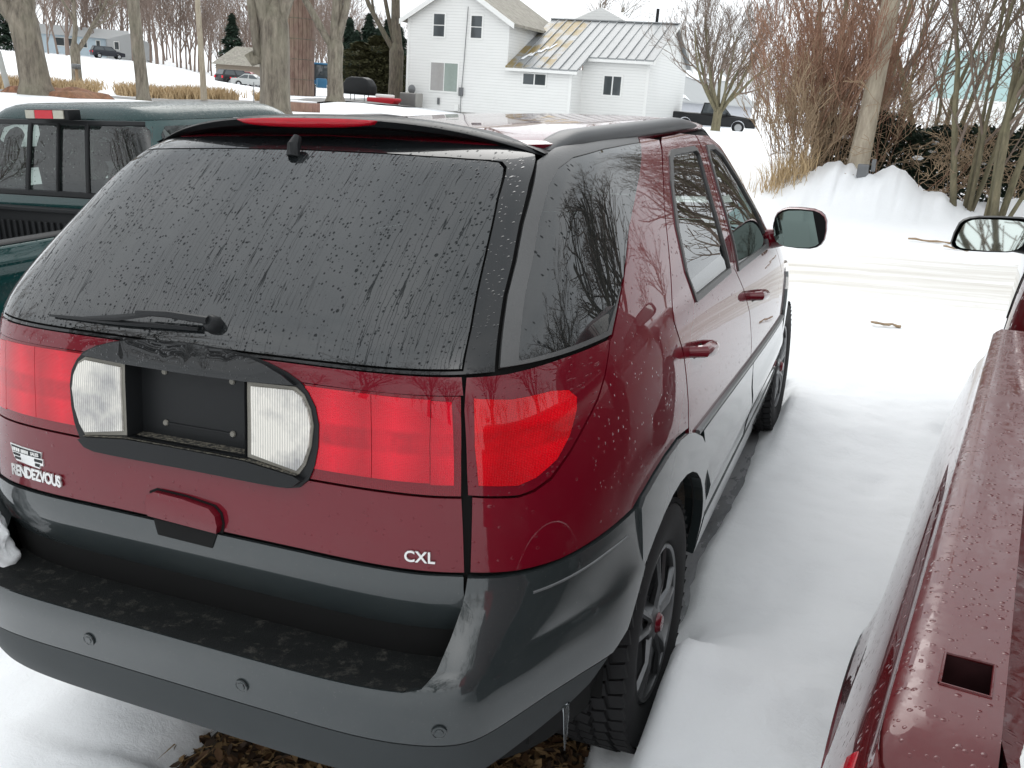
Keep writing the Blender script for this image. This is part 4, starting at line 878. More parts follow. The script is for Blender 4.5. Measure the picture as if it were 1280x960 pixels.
    for y in (-1.16, 2.9):
        for s in (1, -1):
            w = copy_tree(wheel_proto); w.scale = (.94, .94, .94); w.parent = root; w.location = (s * .76, y, .325)
            if s < 0: w.rotation_euler = (0, 0, math.pi)
    root.location = (-3.64, 2.12, -.03)
    return root
red_pickup = build_red_pickup(); green_pickup = build_green_pickup()
LOT_THINGS += [red_pickup, green_pickup]
# snow lying in the green pickup's bed and wedged on the bumper corner
def lumpy(name, w, d, h, nx, ny, seed, mat, fn=None):
    v = []; f = []
    for i in range(nx):
        for j in range(ny):
            a, b_ = -1 + 2 * i / (nx - 1), -1 + 2 * j / (ny - 1); x, y = a * w / 2, b_ * d / 2
            e = max(0, 1 - max(abs(a), abs(b_)) ** 4); zz = h * (e ** .5) * (.8 + .5 * noise.noise(Vector((x * 3 + seed, y * 3, seed))))
            if fn: x, y, zz = fn(x, y, zz, a, b_)
            v.append((x, y, zz))
    f = [(i * ny + j, (i + 1) * ny + j, (i + 1) * ny + j + 1, i * ny + j + 1) for i in range(nx - 1) for j in range(ny - 1)]
    return mesh_obj(name, v, f, mat)
bs_ = lumpy('bed_snow', 1.40, 1.85, .34, 30, 30, 3.3, M['snow']); bs_.location = (-3.64, 1.08, .585); tag(bs_, 'snow lying in the black bed of the green pickup', 'snow')
LOT_THINGS.append(bs_)
sc_ = MB(); rs = random.Random(5)
cl = []
for i in range(44):
    t = i / 43
    for k in range(32):
        a = 2 * math.pi * k / 32; r = (.060 * (1 - t) ** .75 + .004) * (1 + .55 * noise.noise(Vector((math.cos(a) * 2.2, math.sin(a) * 2.2, t * 7))) + .14 * noise.noise(Vector((math.cos(a) * 6, math.sin(a) * 6, t * 22))))
        cl.append((math.cos(a) * r * .95 - .012 * t, math.sin(a) * r * 1.0 + .07 * (1 - t) - .03, -.05 + .235 * t))
sc_.add(cl, [(i * 32 + k, i * 32 + (k + 1) % 32, (i + 1) * 32 + (k + 1) % 32, (i + 1) * 32 + k) for i in range(43) for k in range(32)] + [tuple(range(31, -1, -1)), tuple(range(43 * 32, 44 * 32))])
snow_clump = sc_.build('snow_clump', M['snow'], None, 80); snow_clump.location = (-.640, -.905, .70); snow_clump.scale = (.66, .75, 1.15); snow_clump.rotation_euler = (R(-8), R(4), 0)
tag(snow_clump, 'pointed lump of snow stuck on the rear bumper step at the left edge', 'snow'); LOT_THINGS.append(snow_clump)
ic = MB().tube([(0, 0, 0), (.002, 0, -.04), (.001, .001, -.09), (0, 0, -.135)], [.009, .007, .005, .0012], 8).build('icicle', M['ice'], None, 60); ic.location = (.822, -.60, .440)
tag(ic, 'thin clear icicle hanging below the bumper beside the rear tyre', 'icicle'); LOT_THINGS.append(ic)
# ------------------------------------------------------------------ terrain
AZ = np.array([-75, -56, -50, -44, -39, -33, -24, -14, -8, 0, 12, 40.])
RR = np.array([0, 10, 18, 28, 38, 45, 52, 58, 68, 90, 135, 260, 800.])
HH = np.array([
 [.0, .2, .6, .90, .6, .25, .30, .5, .7, 1.3, 2.6, 5, 14],
 [.0, .2, .6, .90, .6, .20, .32, .5, .7, 1.3, 2.6, 5, 14],
 [.0, .2, .6, .89, .6, .20, .33, .5, .7, 1.3, 2.6, 5, 14],
 [.0, .2, .6, .88, .55, .20, .33, .5, .7, 1.2, 2.3, 5, 14],
 [.0, .2, .5, .76, .55, .32, .45, .5, .5, .45, .35, 1.0, 8],
 [.0, .2, .5, .76, .70, .85, .75, .7, .6, .5, .5, 1.0, 6],
 [.0, .2, .4, .50, .45, .40, .35, .3, .3, .3, .4, 1.0, 5],
 [.1, .2, .4, .50, .55, .60, .55, .5, .15, .1, .2, 1.0, 5],
 [.1, .27, .28, .45, .55, .60, .55, .5, .15, .1, .2, 1.0, 5],
 [.1, .29, .34, .40, .40, .40, .40, .4, .4, .4, .5, 1.0, 5],
 [.1, .35, .45, .50, .5, .5, .5, .5, .5, .5, .5, 1.0, 5],
 [.1, .4, .5, .5, .5, .5, .5, .5, .5, .5, .5, 1.0, 5]])
LI = LOT.inverted()
def sstep(t): t = np.clip(t, 0, 1); return t * t * (3 - 2 * t)
def bg_height(x, y):
    dx, dy = x - CAMPOS.x, y - CAMPOS.y; a = np.clip(np.degrees(np.arctan2(dx, dy)), AZ[0], AZ[-1]); r = np.clip(np.hypot(dx, dy), 0, 799)
    i = np.clip(np.searchsorted(AZ, a) - 1, 0, len(AZ) - 2); j = np.clip(np.searchsorted(RR, r) - 1, 0, len(RR) - 2)
    ta = sstep((a - AZ[i]) / (AZ[i + 1] - AZ[i])); tr = sstep((r - RR[j]) / (RR[j + 1] - RR[j]))
    return (HH[i, j] * (1 - ta) + HH[i + 1, j] * ta) * (1 - tr) + (HH[i, j + 1] * (1 - ta) + HH[i + 1, j + 1] * ta) * tr
def lot_height(x, y): return .0573 * x + .0281 * y - .055
def base_height(x, y):
    x = np.asarray(x, float); y = np.asarray(y, float)
    r = np.hypot(x - .3, y - 1.0); w = 1 - sstep((r - 6) / 8.0)
    return np.clip(lot_height(x, y), -.6, .9) * w + bg_height(x, y) * (1 - w)
def gh(x, y): return float(base_height(np.array([x]), np.array([y]))[0])
_nz = {}
def vnoise(x, y, sc, seed=0):
    """smooth value noise on arrays"""
    if seed not in _nz: _nz[seed] = np.random.RandomState(seed).rand(256, 256)
    T = _nz[seed]; u = x * sc; v = y * sc; i = np.floor(u).astype(int); j = np.floor(v).astype(int); fu = sstep(u - i); fv = sstep(v - j)
    g = lambda a, b: T[a % 256, b % 256]
    return (g(i, j) * (1 - fu) + g(i + 1, j) * fu) * (1 - fv) + (g(i, j + 1) * (1 - fu) + g(i + 1, j + 1) * fu) * fv - .5
def fnoise(x, y, sc, seed=0, oct=4):
    return sum(vnoise(x, y, sc * 2 ** k, seed + k) * .5 ** k for k in range(oct))
PILE = (.75, 14.6)
def pile_h(x, y):
    d = np.sqrt(((x - .62) / 2.15) ** 2 + ((y - 15.0) / 1.9) ** 2) + fnoise(x, y, .7, 30) * .35
    h = .70 * (1 - sstep(d)) ** .8
    d2 = np.sqrt(((x + .9) / 1.6) ** 2 + ((y - 15.4) / 1.7) ** 2); h = np.maximum(h, .16 * (1 - sstep(d2)))
    d3 = np.sqrt(((x - 3.4) / 1.8) ** 2 + ((y - 15.8) / 1.6) ** 2); h = np.maximum(h, .22 * (1 - sstep(d3)))
    return h * (1 + .7 * fnoise(x, y, 2.0, 40)) + np.where(h > .03, .11 * fnoise(x, y, 4.0, 50), 0)
def snow_depth(x, y):
    """snow above the bare lot; negative where cars have kept the ground clear"""
    lx = LI[0][0] * x + LI[0][1] * y; ly = LI[1][0] * x + LI[1][1] * y
    t = .060 + .035 * fnoise(lx, ly, .9, 3) + .012 * fnoise(lx, ly, 5.0, 9) + .004 * fnoise(lx, ly, 22, 11, 2)
    ex = .815 + .03 * fnoise(lx * 0, ly, 1.6, 5) + .014 * fnoise(lx * 0 + 3, ly, 9, 6, 2) - .10 * np.exp(-((ly + .05) / .45) ** 2) - .02 * np.exp(-((ly - 2.85) / .45) ** 2)
    right = ex - lx; front = 3.6 - ly; rear = ly + (.72 + .30 * sstep((lx + .15) / .8) - .42 * sstep((lx - .66) / .12)) + .10 * fnoise(lx, ly, 4.5, 13); left = lx + 1.15 + .1 * fnoise(lx, ly, 3, 15)
    d = np.minimum(np.minimum(right, front), np.minimum(rear, left))
    under = sstep((d + .07) / .10)
    t = t * (1 - under) - .06 * under
    left_b = sstep((-.18 - lx) / .25) * sstep((.2 - ly) / .4)
    t = np.maximum(t, (.045 + .03 * fnoise(lx, ly, 3, 16)) * left_b - .06 * (1 - left_b))
    rg = np.exp(-((lx - .945) / .030) ** 2 * (lx < .945)) * np.exp(-((lx - .945) / .55) ** 2 * (lx >= .945)); sy = .40 + .9 * np.clip(lx - .945, 0, 1.2)
    t = t + .29 * rg * np.exp(-((ly + .10) / sy) ** 2) * (1 + .3 * fnoise(lx, ly, 3, 17)) + .012 * rg * fnoise(lx, ly, 14, 18)
    t = t + .10 * rg * np.exp(-((ly - 2.9) / .5) ** 2)
    for fx, fy in ((1.75, 1.2), (1.45, 2.1), (1.80, 3.0), (1.30, 3.6), (1.2, .9), (1.55, .2)): t = t - .018 * np.exp(-(((lx - fx) / .07) ** 2 + ((ly - fy) / .14) ** 2) ** 2)
    t = t - .03 * np.exp(-((lx - 1.55) / .10) ** 2) * sstep((ly + 2) / 1) * sstep((5 - ly) / 2) * .25
    # truck on the right and the green one: tyres sit in the snow
    return t
def terrain(x, y):
    r = np.hypot(x - .3, y - 1.0); near = 1 - sstep((r - 5) / 5)
    far_n = .05 * fnoise(x, y, .25, 21) + .02 * fnoise(x, y, 1.4, 25)
    return base_height(x, y) + snow_depth(x, y) * near + (far_n + .05) * (1 - near) + pile_h(x, y)
def axis(lo, hi, fine0, fine1, st, grow=1.085):
    a = list(np.arange(fine0, fine1 + st / 2, st)); s = st; p = a[-1]
    while p < hi: s *= grow; p += s; a.append(p)
    s = st; p = a[0]; b = []
    while p > lo: s *= grow; p -= s; b.append(p)
    return np.array(b[::-1] + a)
def sheet(name, X, Y, fn, mat, keep=None):
    gx, gy = np.meshgrid(X, Y, indexing='ij'); z = fn(gx.ravel(), gy.ravel()).reshape(gx.shape); n, m = gx.shape
    me = bpy.data.meshes.new(name); me.vertices.add(n * m); me.vertices.foreach_set('co', np.stack([gx, gy, z], -1).ravel())
    i, j = np.meshgrid(np.arange(n - 1), np.arange(m - 1), indexing='ij'); q = np.stack([i * m + j, (i + 1) * m + j, (i + 1) * m + j + 1, i * m + j + 1], -1).reshape(-1, 4)
    if keep is not None: q = q[keep(gx, gy, z)[:-1, :-1].ravel()]
    me.loops.add(q.size); me.loops.foreach_set('vertex_index', q.ravel()); me.polygons.add(len(q)); me.polygons.foreach_set('loop_start', np.arange(0, q.size, 4)); me.polygons.foreach_set('loop_total', np.full(len(q), 4)); me.polygons.foreach_set('use_smooth', np.ones(len(q), bool))
    me.materials.append(mat); me.update(); me.validate(); return link(bpy.data.objects.new(name, me))
ground = sheet('ground', axis(-900, 500, -2.2, 3.2, .032), axis(-300, 900, -1.9, 4.4, .036, 1.06), terrain, M['snow']); tag(ground, kind='structure')
# bare lot floor under and beside the vehicle
def lot_mat():
    t = NT('bare_lot'); n = t.noise(28, 8, 0.7); c = t.ramp(n, [(0.35, (0.030, 0.024, 0.018)), (0.6, (0.10, 0.075, 0.05)), (0.75, (0.22, 0.17, 0.11))])
    t.set(Base_Color=c, Roughness=0.85, Normal=t.bump(n, 0.7, 0.02)); return t.m
def slush_mat():
    t = NT('packed_ice'); n = t.noise(5, 8, 0.7, t.mapped(t.obj(), (1, .35, 1))); c = t.ramp(n, [(0.3, (0.13, 0.135, 0.14)), (0.55, (0.28, 0.285, 0.295)), (0.75, (0.52, 0.53, 0.54))])
    t.set(Base_Color=c, Roughness=t.math('MULTIPLY_ADD', n, 0.5, 0.05), Normal=t.bump(t.noise(40, 6, 0.7), 0.25, 0.006)); return t.m
bare = sheet('lot_floor', np.linspace(-4.5, 3.5, 80), np.linspace(-2.5, 5.5, 80), lambda x, y: lot_height(x, y) - .004, lot_mat()); tag(bare, kind='structure')
ice = sheet('ice_strip', np.linspace(.62, 1.25, 16), np.linspace(.45, 4.2, 60), lambda x, y: lot_height(x, y) + .006 + .006 * fnoise(x, y, 4, 70), slush_mat()); tag(ice, kind='structure')
# driveway of packed, tyre-polished snow
def drive_mat():
    t = NT('packed_driveway_snow'); v = t.mapped(t.obj(), (.16, 2.6, 1), (0, 0, R(4))); n = t.noise(1.6, 8, 0.62, v); f = t.noise(7, 6, 0.7)
    c = t.ramp(n, [(0.30, (0.52, 0.49, 0.44)), (0.45, (0.66, 0.64, 0.60)), (0.62, (0.82, 0.82, 0.81))]); c = t.mix(t.ramp(f, [(0.55, (0, 0, 0)), (0.8, (.4, .4, .4))]), c, (0.56, 0.52, 0.46))
    t.set(Base_Color=c, Roughness=0.55, Normal=t.bump(t.math('ADD', n, t.math('MULTIPLY', f, .3)), 0.35, 0.03)); return t.m
def drive_fn(x, y):
    rut = sum(-.006 * np.exp(-((y - (c - .03 * x)) / .12) ** 2) for c in (6.6, 7.4, 8.3, 9.1)); yy = y + .03 * x
    e = np.minimum(yy - 5.9, 9.9 - yy); lift = .022 * sstep(e / 1.3) - .012
    return terrain(x, y) + lift + rut + .020 * fnoise(x * .5, y * 3, 1.1, 80, 5)
def drive_keep(gx, gy, z):
    return (gy + .03 * gx > 5.75) & (gy + .03 * gx < 10.1)
drive = sheet('driveway', np.linspace(-30, 40, 420), np.linspace(4.6, 12.4, 150), drive_fn, drive_mat(), drive_keep); tag(drive, kind='structure')
# asphalt road beyond the yard
def polar(a, r): return (CAMPOS.x + r * math.sin(R(a)), CAMPOS.y + r * math.cos(R(a)))
def ribbon(name, line, w, mat, lift, n=120):
    L = np.array(line, float); s = np.linspace(0, len(L) - 1, n); P = np.stack([ncs(np.arange(len(L)), L[:, k])(s) for k in (0, 1)], 1); T = np.gradient(P, axis=0); T /= np.linalg.norm(T, axis=1, keepdims=True); N = np.stack([-T[:, 1], T[:, 0]], 1); k = 9; Q = (P[:, None, :] + N[:, None, :] * (w * (np.arange(k) / (k - 1) - .5))[None, :, None]).reshape(-1, 2); Z = terrain(Q[:, 0], Q[:, 1]) + lift; v = [(a, b, c) for (a, b), c in zip(Q, Z)]
    return mesh_obj(name, v, [(i * k + j, i * k + j + 1, (i + 1) * k + j + 1, (i + 1) * k + j) for i in range(n - 1) for j in range(k - 1)], mat)
t_ = NT('wet_asphalt'); n_ = t_.noise(.8, 6); t_.set(Base_Color=t_.ramp(n_, [(0.35, (0.10, 0.098, 0.095)), (0.7, (0.19, 0.185, 0.178))]), Roughness=0.7); M['asphalt'] = t_.m
rd = ribbon('road', [polar(-80, 60), polar(-62, 50), polar(-52, 47.5), polar(-45, 47), polar(-40, 47.5), polar(-35.5, 51), polar(-32, 62), polar(-29, 90), polar(-27, 140)], 6.4, M['asphalt'], .06); tag(rd, kind='structure')

# ------------------------------------------------------------------ trees and shrubs
def bark(name, a, b, scale=9.0):
    t = NT(name); n = t.noise(scale, 7, 0.7, t.mapped(t.obj(), (1, 1, .22))); c = t.ramp(n, [(0.32, a), (0.68, b)]); c = t.mix(t.ramp(t.noise(1.3, 4), [(0.45, (0, 0, 0)), (0.7, (.5, .5, .5))]), c, tuple(x * .8 + y for x, y in zip(b, (0, .02, 0))))
    t.set(Base_Color=c, Roughness=0.9, Normal=t.bump(n, 0.9, 0.05)); return t.m
M['bark'] = bark('maple_bark', (0.075, 0.062, 0.048), (0.27, 0.235, 0.185))
M['bark_dark'] = bark('dark_bark', (0.05, 0.042, 0.034), (0.17, 0.14, 0.105))
M['twig'] = plain('grey_brown_twigs', (0.20, 0.155, 0.125), 0.9, var=.35, scale=2.0)
M['twig_red'] = plain('red_brown_twigs', (0.30, 0.175, 0.120), 0.85, var=.4, scale=3.0)
M['twig_tan'] = plain('tan_twigs', (0.34, 0.25, 0.165), 0.9, var=.35, scale=3.0)
M['twig_olive'] = bark('olive_bark', (0.10, 0.090, 0.055), (0.25, 0.215, 0.135), 14)
M['far_twig'] = plain('far_twigs', (0.24, 0.185, 0.155), 0.95, var=.3, scale=.1)  # twig colour lightened to stand in for distance haze
M['straw'] = plain('dry_grass', (0.46, 0.34, 0.20), 0.9, var=.3, scale=3.0)
M['conifer'] = plain('spruce_needles', (0.030, 0.050, 0.034), 0.85, var=.45, scale=1.2)
M['cedar'] = plain('cedar_foliage', (0.085, 0.082, 0.038), 0.85, var=.5, scale=.9)
M['yew'] = plain('yew_needles', (0.018, 0.030, 0.018), 0.7, var=.5, scale=4)
M['wood_pole'] = bark('weathered_pole', (0.30, 0.25, 0.19), (0.52, 0.45, 0.35), 14)
class Tree:
    def __init__(s, seed): s.r = random.Random(seed); s.limb = MB(); s.fine = MB()
    def rv(s): return Vector((s.r.gauss(0, 1), s.r.gauss(0, 1), s.r.gauss(0, 1)))
    def grow(s, p, d, L, r, depth, maxd, kids, spread=.7, up=.12, wob=.16, shrink=.62, first=.25, rmin=.006, limb_depth=1, segs=5, tip=.5):
        pts = [p]; rad = [r]; d = d.normalized(); step = L / segs
        for i in range(segs):
            d = (d + s.rv() * wob + Vector((0, 0, up))).normalized(); pts.append(pts[-1] + d * step); rad.append(max(rmin, r * (1 - (1 - tip) * (i + 1) / segs)))
        n = 9 if r > .15 else (6 if r > .05 else (4 if r > .02 else 3))
        (s.limb if depth <= limb_depth else s.fine).tube(pts, rad, n, cap=(depth <= limb_depth))
        if depth >= maxd: return
        k = kids[min(depth, len(kids) - 1)]; k = int(k) + (1 if s.r.random() < k - int(k) else 0)
        for c in range(k):
            t = first + (1 - first) * (c + s.r.random()) / max(1, k); q = min(segs - 1, int(t * segs)); fr = t * segs - q; bp = pts[q].lerp(pts[q + 1], fr); br = rad[q]
            ax = (pts[q + 1] - pts[q]).normalized(); side = ax.cross(s.rv()).normalized(); sp = spread * (.7 + .6 * s.r.random()); nd = (ax * math.cos(sp) + side * math.sin(sp))
            s.grow(bp, nd, L * shrink * (.75 + .5 * s.r.random()) * (1.1 - .35 * t), max(rmin, br * (.50 + .2 * s.r.random())), depth + 1, maxd, kids, spread, up, wob, shrink, first, rmin, limb_depth, max(3, segs - 1), tip)
    def trunk(s, pts, rad, n=14):
        """bole with root flare and furrowed, uneven section"""
        P = [Vector(p) for p in pts]; m = s.limb; b = len(m.v); ph = s.r.random() * 9; k = 3; Q = []; RQ = []
        for i in range(len(P) - 1):
            for j in range(k): t = j / k; Q.append(P[i].lerp(P[i + 1], t)); RQ.append(rad[i] * (1 - t) + rad[i + 1] * t)
        Q.append(P[-1]); RQ.append(rad[-1])
        for i, (p, r) in enumerate(zip(Q, RQ)):
            for a in range(n):
                th = 2 * math.pi * a / n; q = r * (1 + .10 * noise.noise(Vector((math.cos(th) * 1.5 + ph, math.sin(th) * 1.5, p.z * .8))) + .05 * math.sin(5 * th + ph)); m.v.append((p.x + q * math.cos(th), p.y + q * math.sin(th), p.z))
        for i in range(len(Q) - 1):
            for a in range(n): a2 = (a + 1) % n; m.f.append((b + i * n + a, b + i * n + a2, b + (i + 1) * n + a2, b + (i + 1) * n + a))
    def done(s, name, loc, label, cat, group, mt, mf, rz=0):
        e = empty(name, loc, rz); tag(e, label, cat, group)
        if s.limb.v: mesh_obj('trunk', s.limb.v, s.limb.f, mt, e)
        if s.fine.v: mesh_obj('crown', s.fine.v, s.fine.f, mf, e)
        return e
def spot(a, r, dz=-.05):
    x, y = polar(a, r); return (x, y, float(terrain(np.array([x]), np.array([y]))[0]) + dz)
V = Vector
# camera-facing axes at a bearing: right-hand vector
def rgt(a): return V((math.cos(R(a)), -math.sin(R(a)), 0))
def big_tree(a, r, dia, fork, limbs, seed, label, lean=0.0, H=13, kids=(5, 4, 3), maxd=4, mt='bark', extra=None, flare=1.45):
    T = Tree(seed); rt = rgt(a); R0 = dia / 2; top = rt * lean * fork + V((0, 0, fork))
    T.trunk([V((0, 0, -.3)), V((0, 0, .0)), V((0, 0, .35)) + rt * lean * .3, top * .5 + V((0, 0, .1)), top, top + V((0, 0, R0 * 1.0)), top + V((0, 0, R0 * 1.9))], [R0 * flare * 1.1, R0 * flare, R0 * 1.08, R0 * .98, R0 * 1.0, R0 * .72, R0 * .12])
    for lx, ly, ang, rr in limbs:
        d = (rt * math.sin(R(ang)) + V((0, 0, math.cos(R(ang)))) + V((-rt.y, rt.x, 0)) * ly).normalized(); p = top + rt * lx * R0 * .55 - d * R0 * 1.5
        T.grow(p, d, H * .62, R0 * rr, 0, maxd, kids, spread=.62, up=.07, wob=.075, shrink=.60, first=.32, rmin=.012, limb_depth=1, segs=7)
    if extra: extra(T, rt, R0)
    return T.done('bare_tree', spot(a, r), label, 'tree', 'bare yard trees', M[mt], M['twig'])
big_tree(-49.9, 28, .70, 1.9, [(-.6, .0, -27, .60), (.1, .1, -3, .70), (.7, -.1, 7, .62)], 11, 'thick bare forked tree at the far left behind the green pickup', lean=-.10)
big_tree(-44.6, 37, .42, 4.2, [(-.3, 0, -14, .75), (.4, .1, 12, .6)], 12, 'slender straight bare trunk second from the left beside the road', lean=-.055, H=9)
def stub(T, rt, R0):
    T.limb.tube([V((0, 0, 1.55)) - rt * R0 * .7, V((0, 0, 1.45)) - rt * (R0 + .16), V((0, 0, 1.62)) - rt * (R0 + .27)], [.13, .15, .12], 8)
    T.grow(V((0, 0, 1.5)) - rt * (R0 + .02), V((0, 0, 1)) - rt * .12, 7, .13, 0, 4, (4, 4, 3), limb_depth=1, wob=.06, rmin=.012)
big_tree(-37.5, 25.5, .74, 2.35, [(-.55, 0, -9, .66), (.6, .05, 22, .58), (.1, -.2, 6, .5)], 13, 'broad pale forked maple trunk in front of the brown silo', H=13, extra=stub)
big_tree(-34.1, 47.5, .74, 2.6, [(-.8, 0, -36, .50), (-.3, .1, -8, .58), (.15, -.1, 3, .46), (.7, 0, 22, .52)], 14, 'bare tree splitting into four limbs left of the dark evergreens', H=13)
big_tree(-47.9, 62, .55, 2.0, [(-.4, 0, -8, .55), (.5, 0, 24, .55)], 15, 'smaller bare tree on the far side of the road before the blue house', H=8)
big_tree(-30.6, 66, .95, 3.4, [(-.5, 0, -30, .40), (-.2, .1, -22, .35), (.2, 0, 2, .75)], 16, 'tall bare tree standing behind the left corner of the white house', H=15, mt='bark_dark')
big_tree(-26.5, 82, .9, 5.5, [(-.3, 0, -18, .5), (.1, 0, 6, .5), (.4, 0, 20, .5)], 17, 'bare treetop rising behind the roof of the white house', H=14, mt='bark_dark')
big_tree(-18.6, 95, .4, 4.5, [(-.3, 0, -8, .6), (.3, 0, 10, .6)], 18, 'thin bare treetop above the grey metal roof', H=10)
# vase-shaped yard tree before the black pickup
T = Tree(21); T.trunk([(0, 0, -.2), (0, 0, .1), (0, 0, .7), (.05, 0, 1.35)], [.34, .27, .24, .27], 12)
for k in range(11):
    th = 2 * math.pi * k / 11 + T.r.random() * .4; tilt = R(8 + 36 * T.r.random()); d = V((math.sin(tilt) * math.cos(th), math.sin(tilt) * math.sin(th), math.cos(tilt)))
    T.grow(V((.05 + .12 * math.cos(th), .12 * math.sin(th), .95 + .4 * T.r.random())), d, 4.3 + T.r.random(), .085 + .04 * T.r.random(), 0, 4, (6, 5, 3.4, 2), spread=.46, up=.09, wob=.11, shrink=.58, first=.22, rmin=.008, limb_depth=0, segs=7, tip=.25)
T.done('bare_tree', spot(-11.6, 55), 'small vase-shaped bare tree in front of the parked black pickup', 'tree', 'bare yard trees', M['twig_olive'], M['twig'])
# thickets on the right
def shrub(a, r, h, w, n, seed, label, mt, mf, kids=(5, 4, 3), maxd=3, r0=.018, spread=.38, lean=.28, name='shrub', cat='shrub', up=.10, grp='shrubs along the driveway', fd=0):
    T = Tree(seed)
    for k in range(n):
        th = T.r.random() * 2 * math.pi; q = w * math.sqrt(T.r.random()) * .5; b = V((q * math.cos(th), q * math.sin(th), -.1)); d = V((math.cos(th) * lean * T.r.random() * 1.5, math.sin(th) * lean * T.r.random() * 1.5, 1))
        T.grow(b, d, h * (.55 + .4 * T.r.random()), r0 * (.7 + .7 * T.r.random()), 0, maxd, kids, spread=spread, up=up, wob=.10, shrink=.50, first=.20, rmin=.0045, limb_depth=fd, segs=6, tip=.3)
    return T.done(name, spot(a, r, 0), label, cat, grp, M[mt], M[mf])
shrub(-6.9, 17.6, 1.9, .8, 22, 31, 'low tan shrub with pale twigs left of the thicket', 'twig_tan', 'twig_tan', r0=.009)
shrub(-5.9, 18.2, 3.0, 1.2, 30, 32, 'red-brown twiggy shrub beside the dry grass clump', 'twig_tan', 'twig_red', r0=.009)
shrub(-4.6, 18.8, 3.5, 1.2, 30, 33, 'taller red-twigged shrub just left of the leaning pole', 'twig_tan', 'twig_red', r0=.010)
shrub(-5.6, 21.5, 3.6, 2.2, 12, 34, 'dense reddish shrub at the back of the thicket', 'twig_red', 'twig_red', r0=.014)
shrub(-.8, 18.6, 2.3, 1.6, 22, 35, 'arching pinkish brambles right of the leaning pole', 'twig_red', 'twig_tan', r0=.009, lean=1.0, up=-.03, spread=.8)
shrub(.9, 20.2, 2.6, 1.8, 22, 36, 'tangled brambles over the dark evergreen hedge', 'twig_red', 'twig_tan', r0=.010, lean=.9, up=-.02, spread=.8)
def stems(a, r, n, h, seed, label, r0=.05, w=.5):
    T = Tree(seed)
    for k in range(n):
        th = 2 * math.pi * k / n + T.r.random(); b = V((w * .5 * math.cos(th) * T.r.random(), w * .5 * math.sin(th) * T.r.random(), -.1)); d = V((math.cos(th) * .35 * T.r.random(), math.sin(th) * .35 * T.r.random(), 1))
        T.grow(b, d, h * (.7 + .4 * T.r.random()), r0 * (.6 + .7 * T.r.random()), 0, 4, (6, 5, 3, 2), spread=.55, up=.06, wob=.09, shrink=.48, first=.18, rmin=.0055, limb_depth=0, segs=8, tip=.35)
    return T.done('multi_stem_tree', spot(a, r), label, 'tree', 'multi-stemmed trees at the right', M['twig_olive'], M['twig'])
stems(2.6, 17.0, 4, 5.5, 41, 'olive multi-stemmed tree at the right above the snow pile foot', .045)
stems(4.3, 16.4, 5, 5.5, 42, 'leaning clump of olive stems at the right edge', .05, .7)
stems(.4, 22, 4, 7, 43, 'tall brown multi-stemmed tree behind the hedge', .07)
stems(-2.2, 24, 4, 8, 44, 'dark multi-stemmed tree right behind the leaning pole', .09)
stems(-5.4, 27, 4, 8, 45, 'bare arching tree behind the red shrubs', .08)
stems(5.6, 21, 5, 7, 46, 'brown multi-stemmed tree just beyond the right edge', .07)
# wider surroundings, mirrored in paint and windows
for i, (x, y, s) in enumerate(((9, 12, 51), (13, 7, 52), (11, 18, 53), (16, 1, 54), (12, -8, 55), (3, -16, 56), (-6, -18, 57), (-15, -14, 58), (19, 12, 59), (8, -19, 60))):
    T = Tree(s); T.trunk([(0, 0, -.3), (0, 0, 0), (0, 0, 1.2), (.1, 0, 2.4)], [.5, .42, .33, .33])
    for k in range(5):
        th = 2 * math.pi * k / 5 + T.r.random(); d = V((math.cos(th) * .45, math.sin(th) * .45, 1)); T.grow(V((.1, 0, 2.1)), d, 6.5, .17, 0, 4, (5, 4, 3), spread=.6, up=.05, wob=.10, shrink=.6, first=.25, rmin=.014, limb_depth=1, segs=6)
    T.done('bare_tree', (x, y, float(terrain(np.array([float(x)]), np.array([float(y)]))[0])), ['nearest bare tree right of the red pickup, outside the picture', 'second bare tree right of the red pickup, outside the picture', 'farthest-forward bare tree right of the red pickup, outside the picture', 'bare tree level with the red pickup cab, outside the picture', 'bare tree right-behind the photographer, outside the picture', 'bare tree straight behind the photographer, outside the picture', 'bare tree left-behind the photographer, outside the picture', 'bare tree far left behind the photographer, outside the picture', 'rearmost bare tree on the right, outside the picture', 'bare tree farthest behind the photographer, outside the picture'][i], 'tree', 'trees outside the picture', M['bark_dark'], M['twig'])
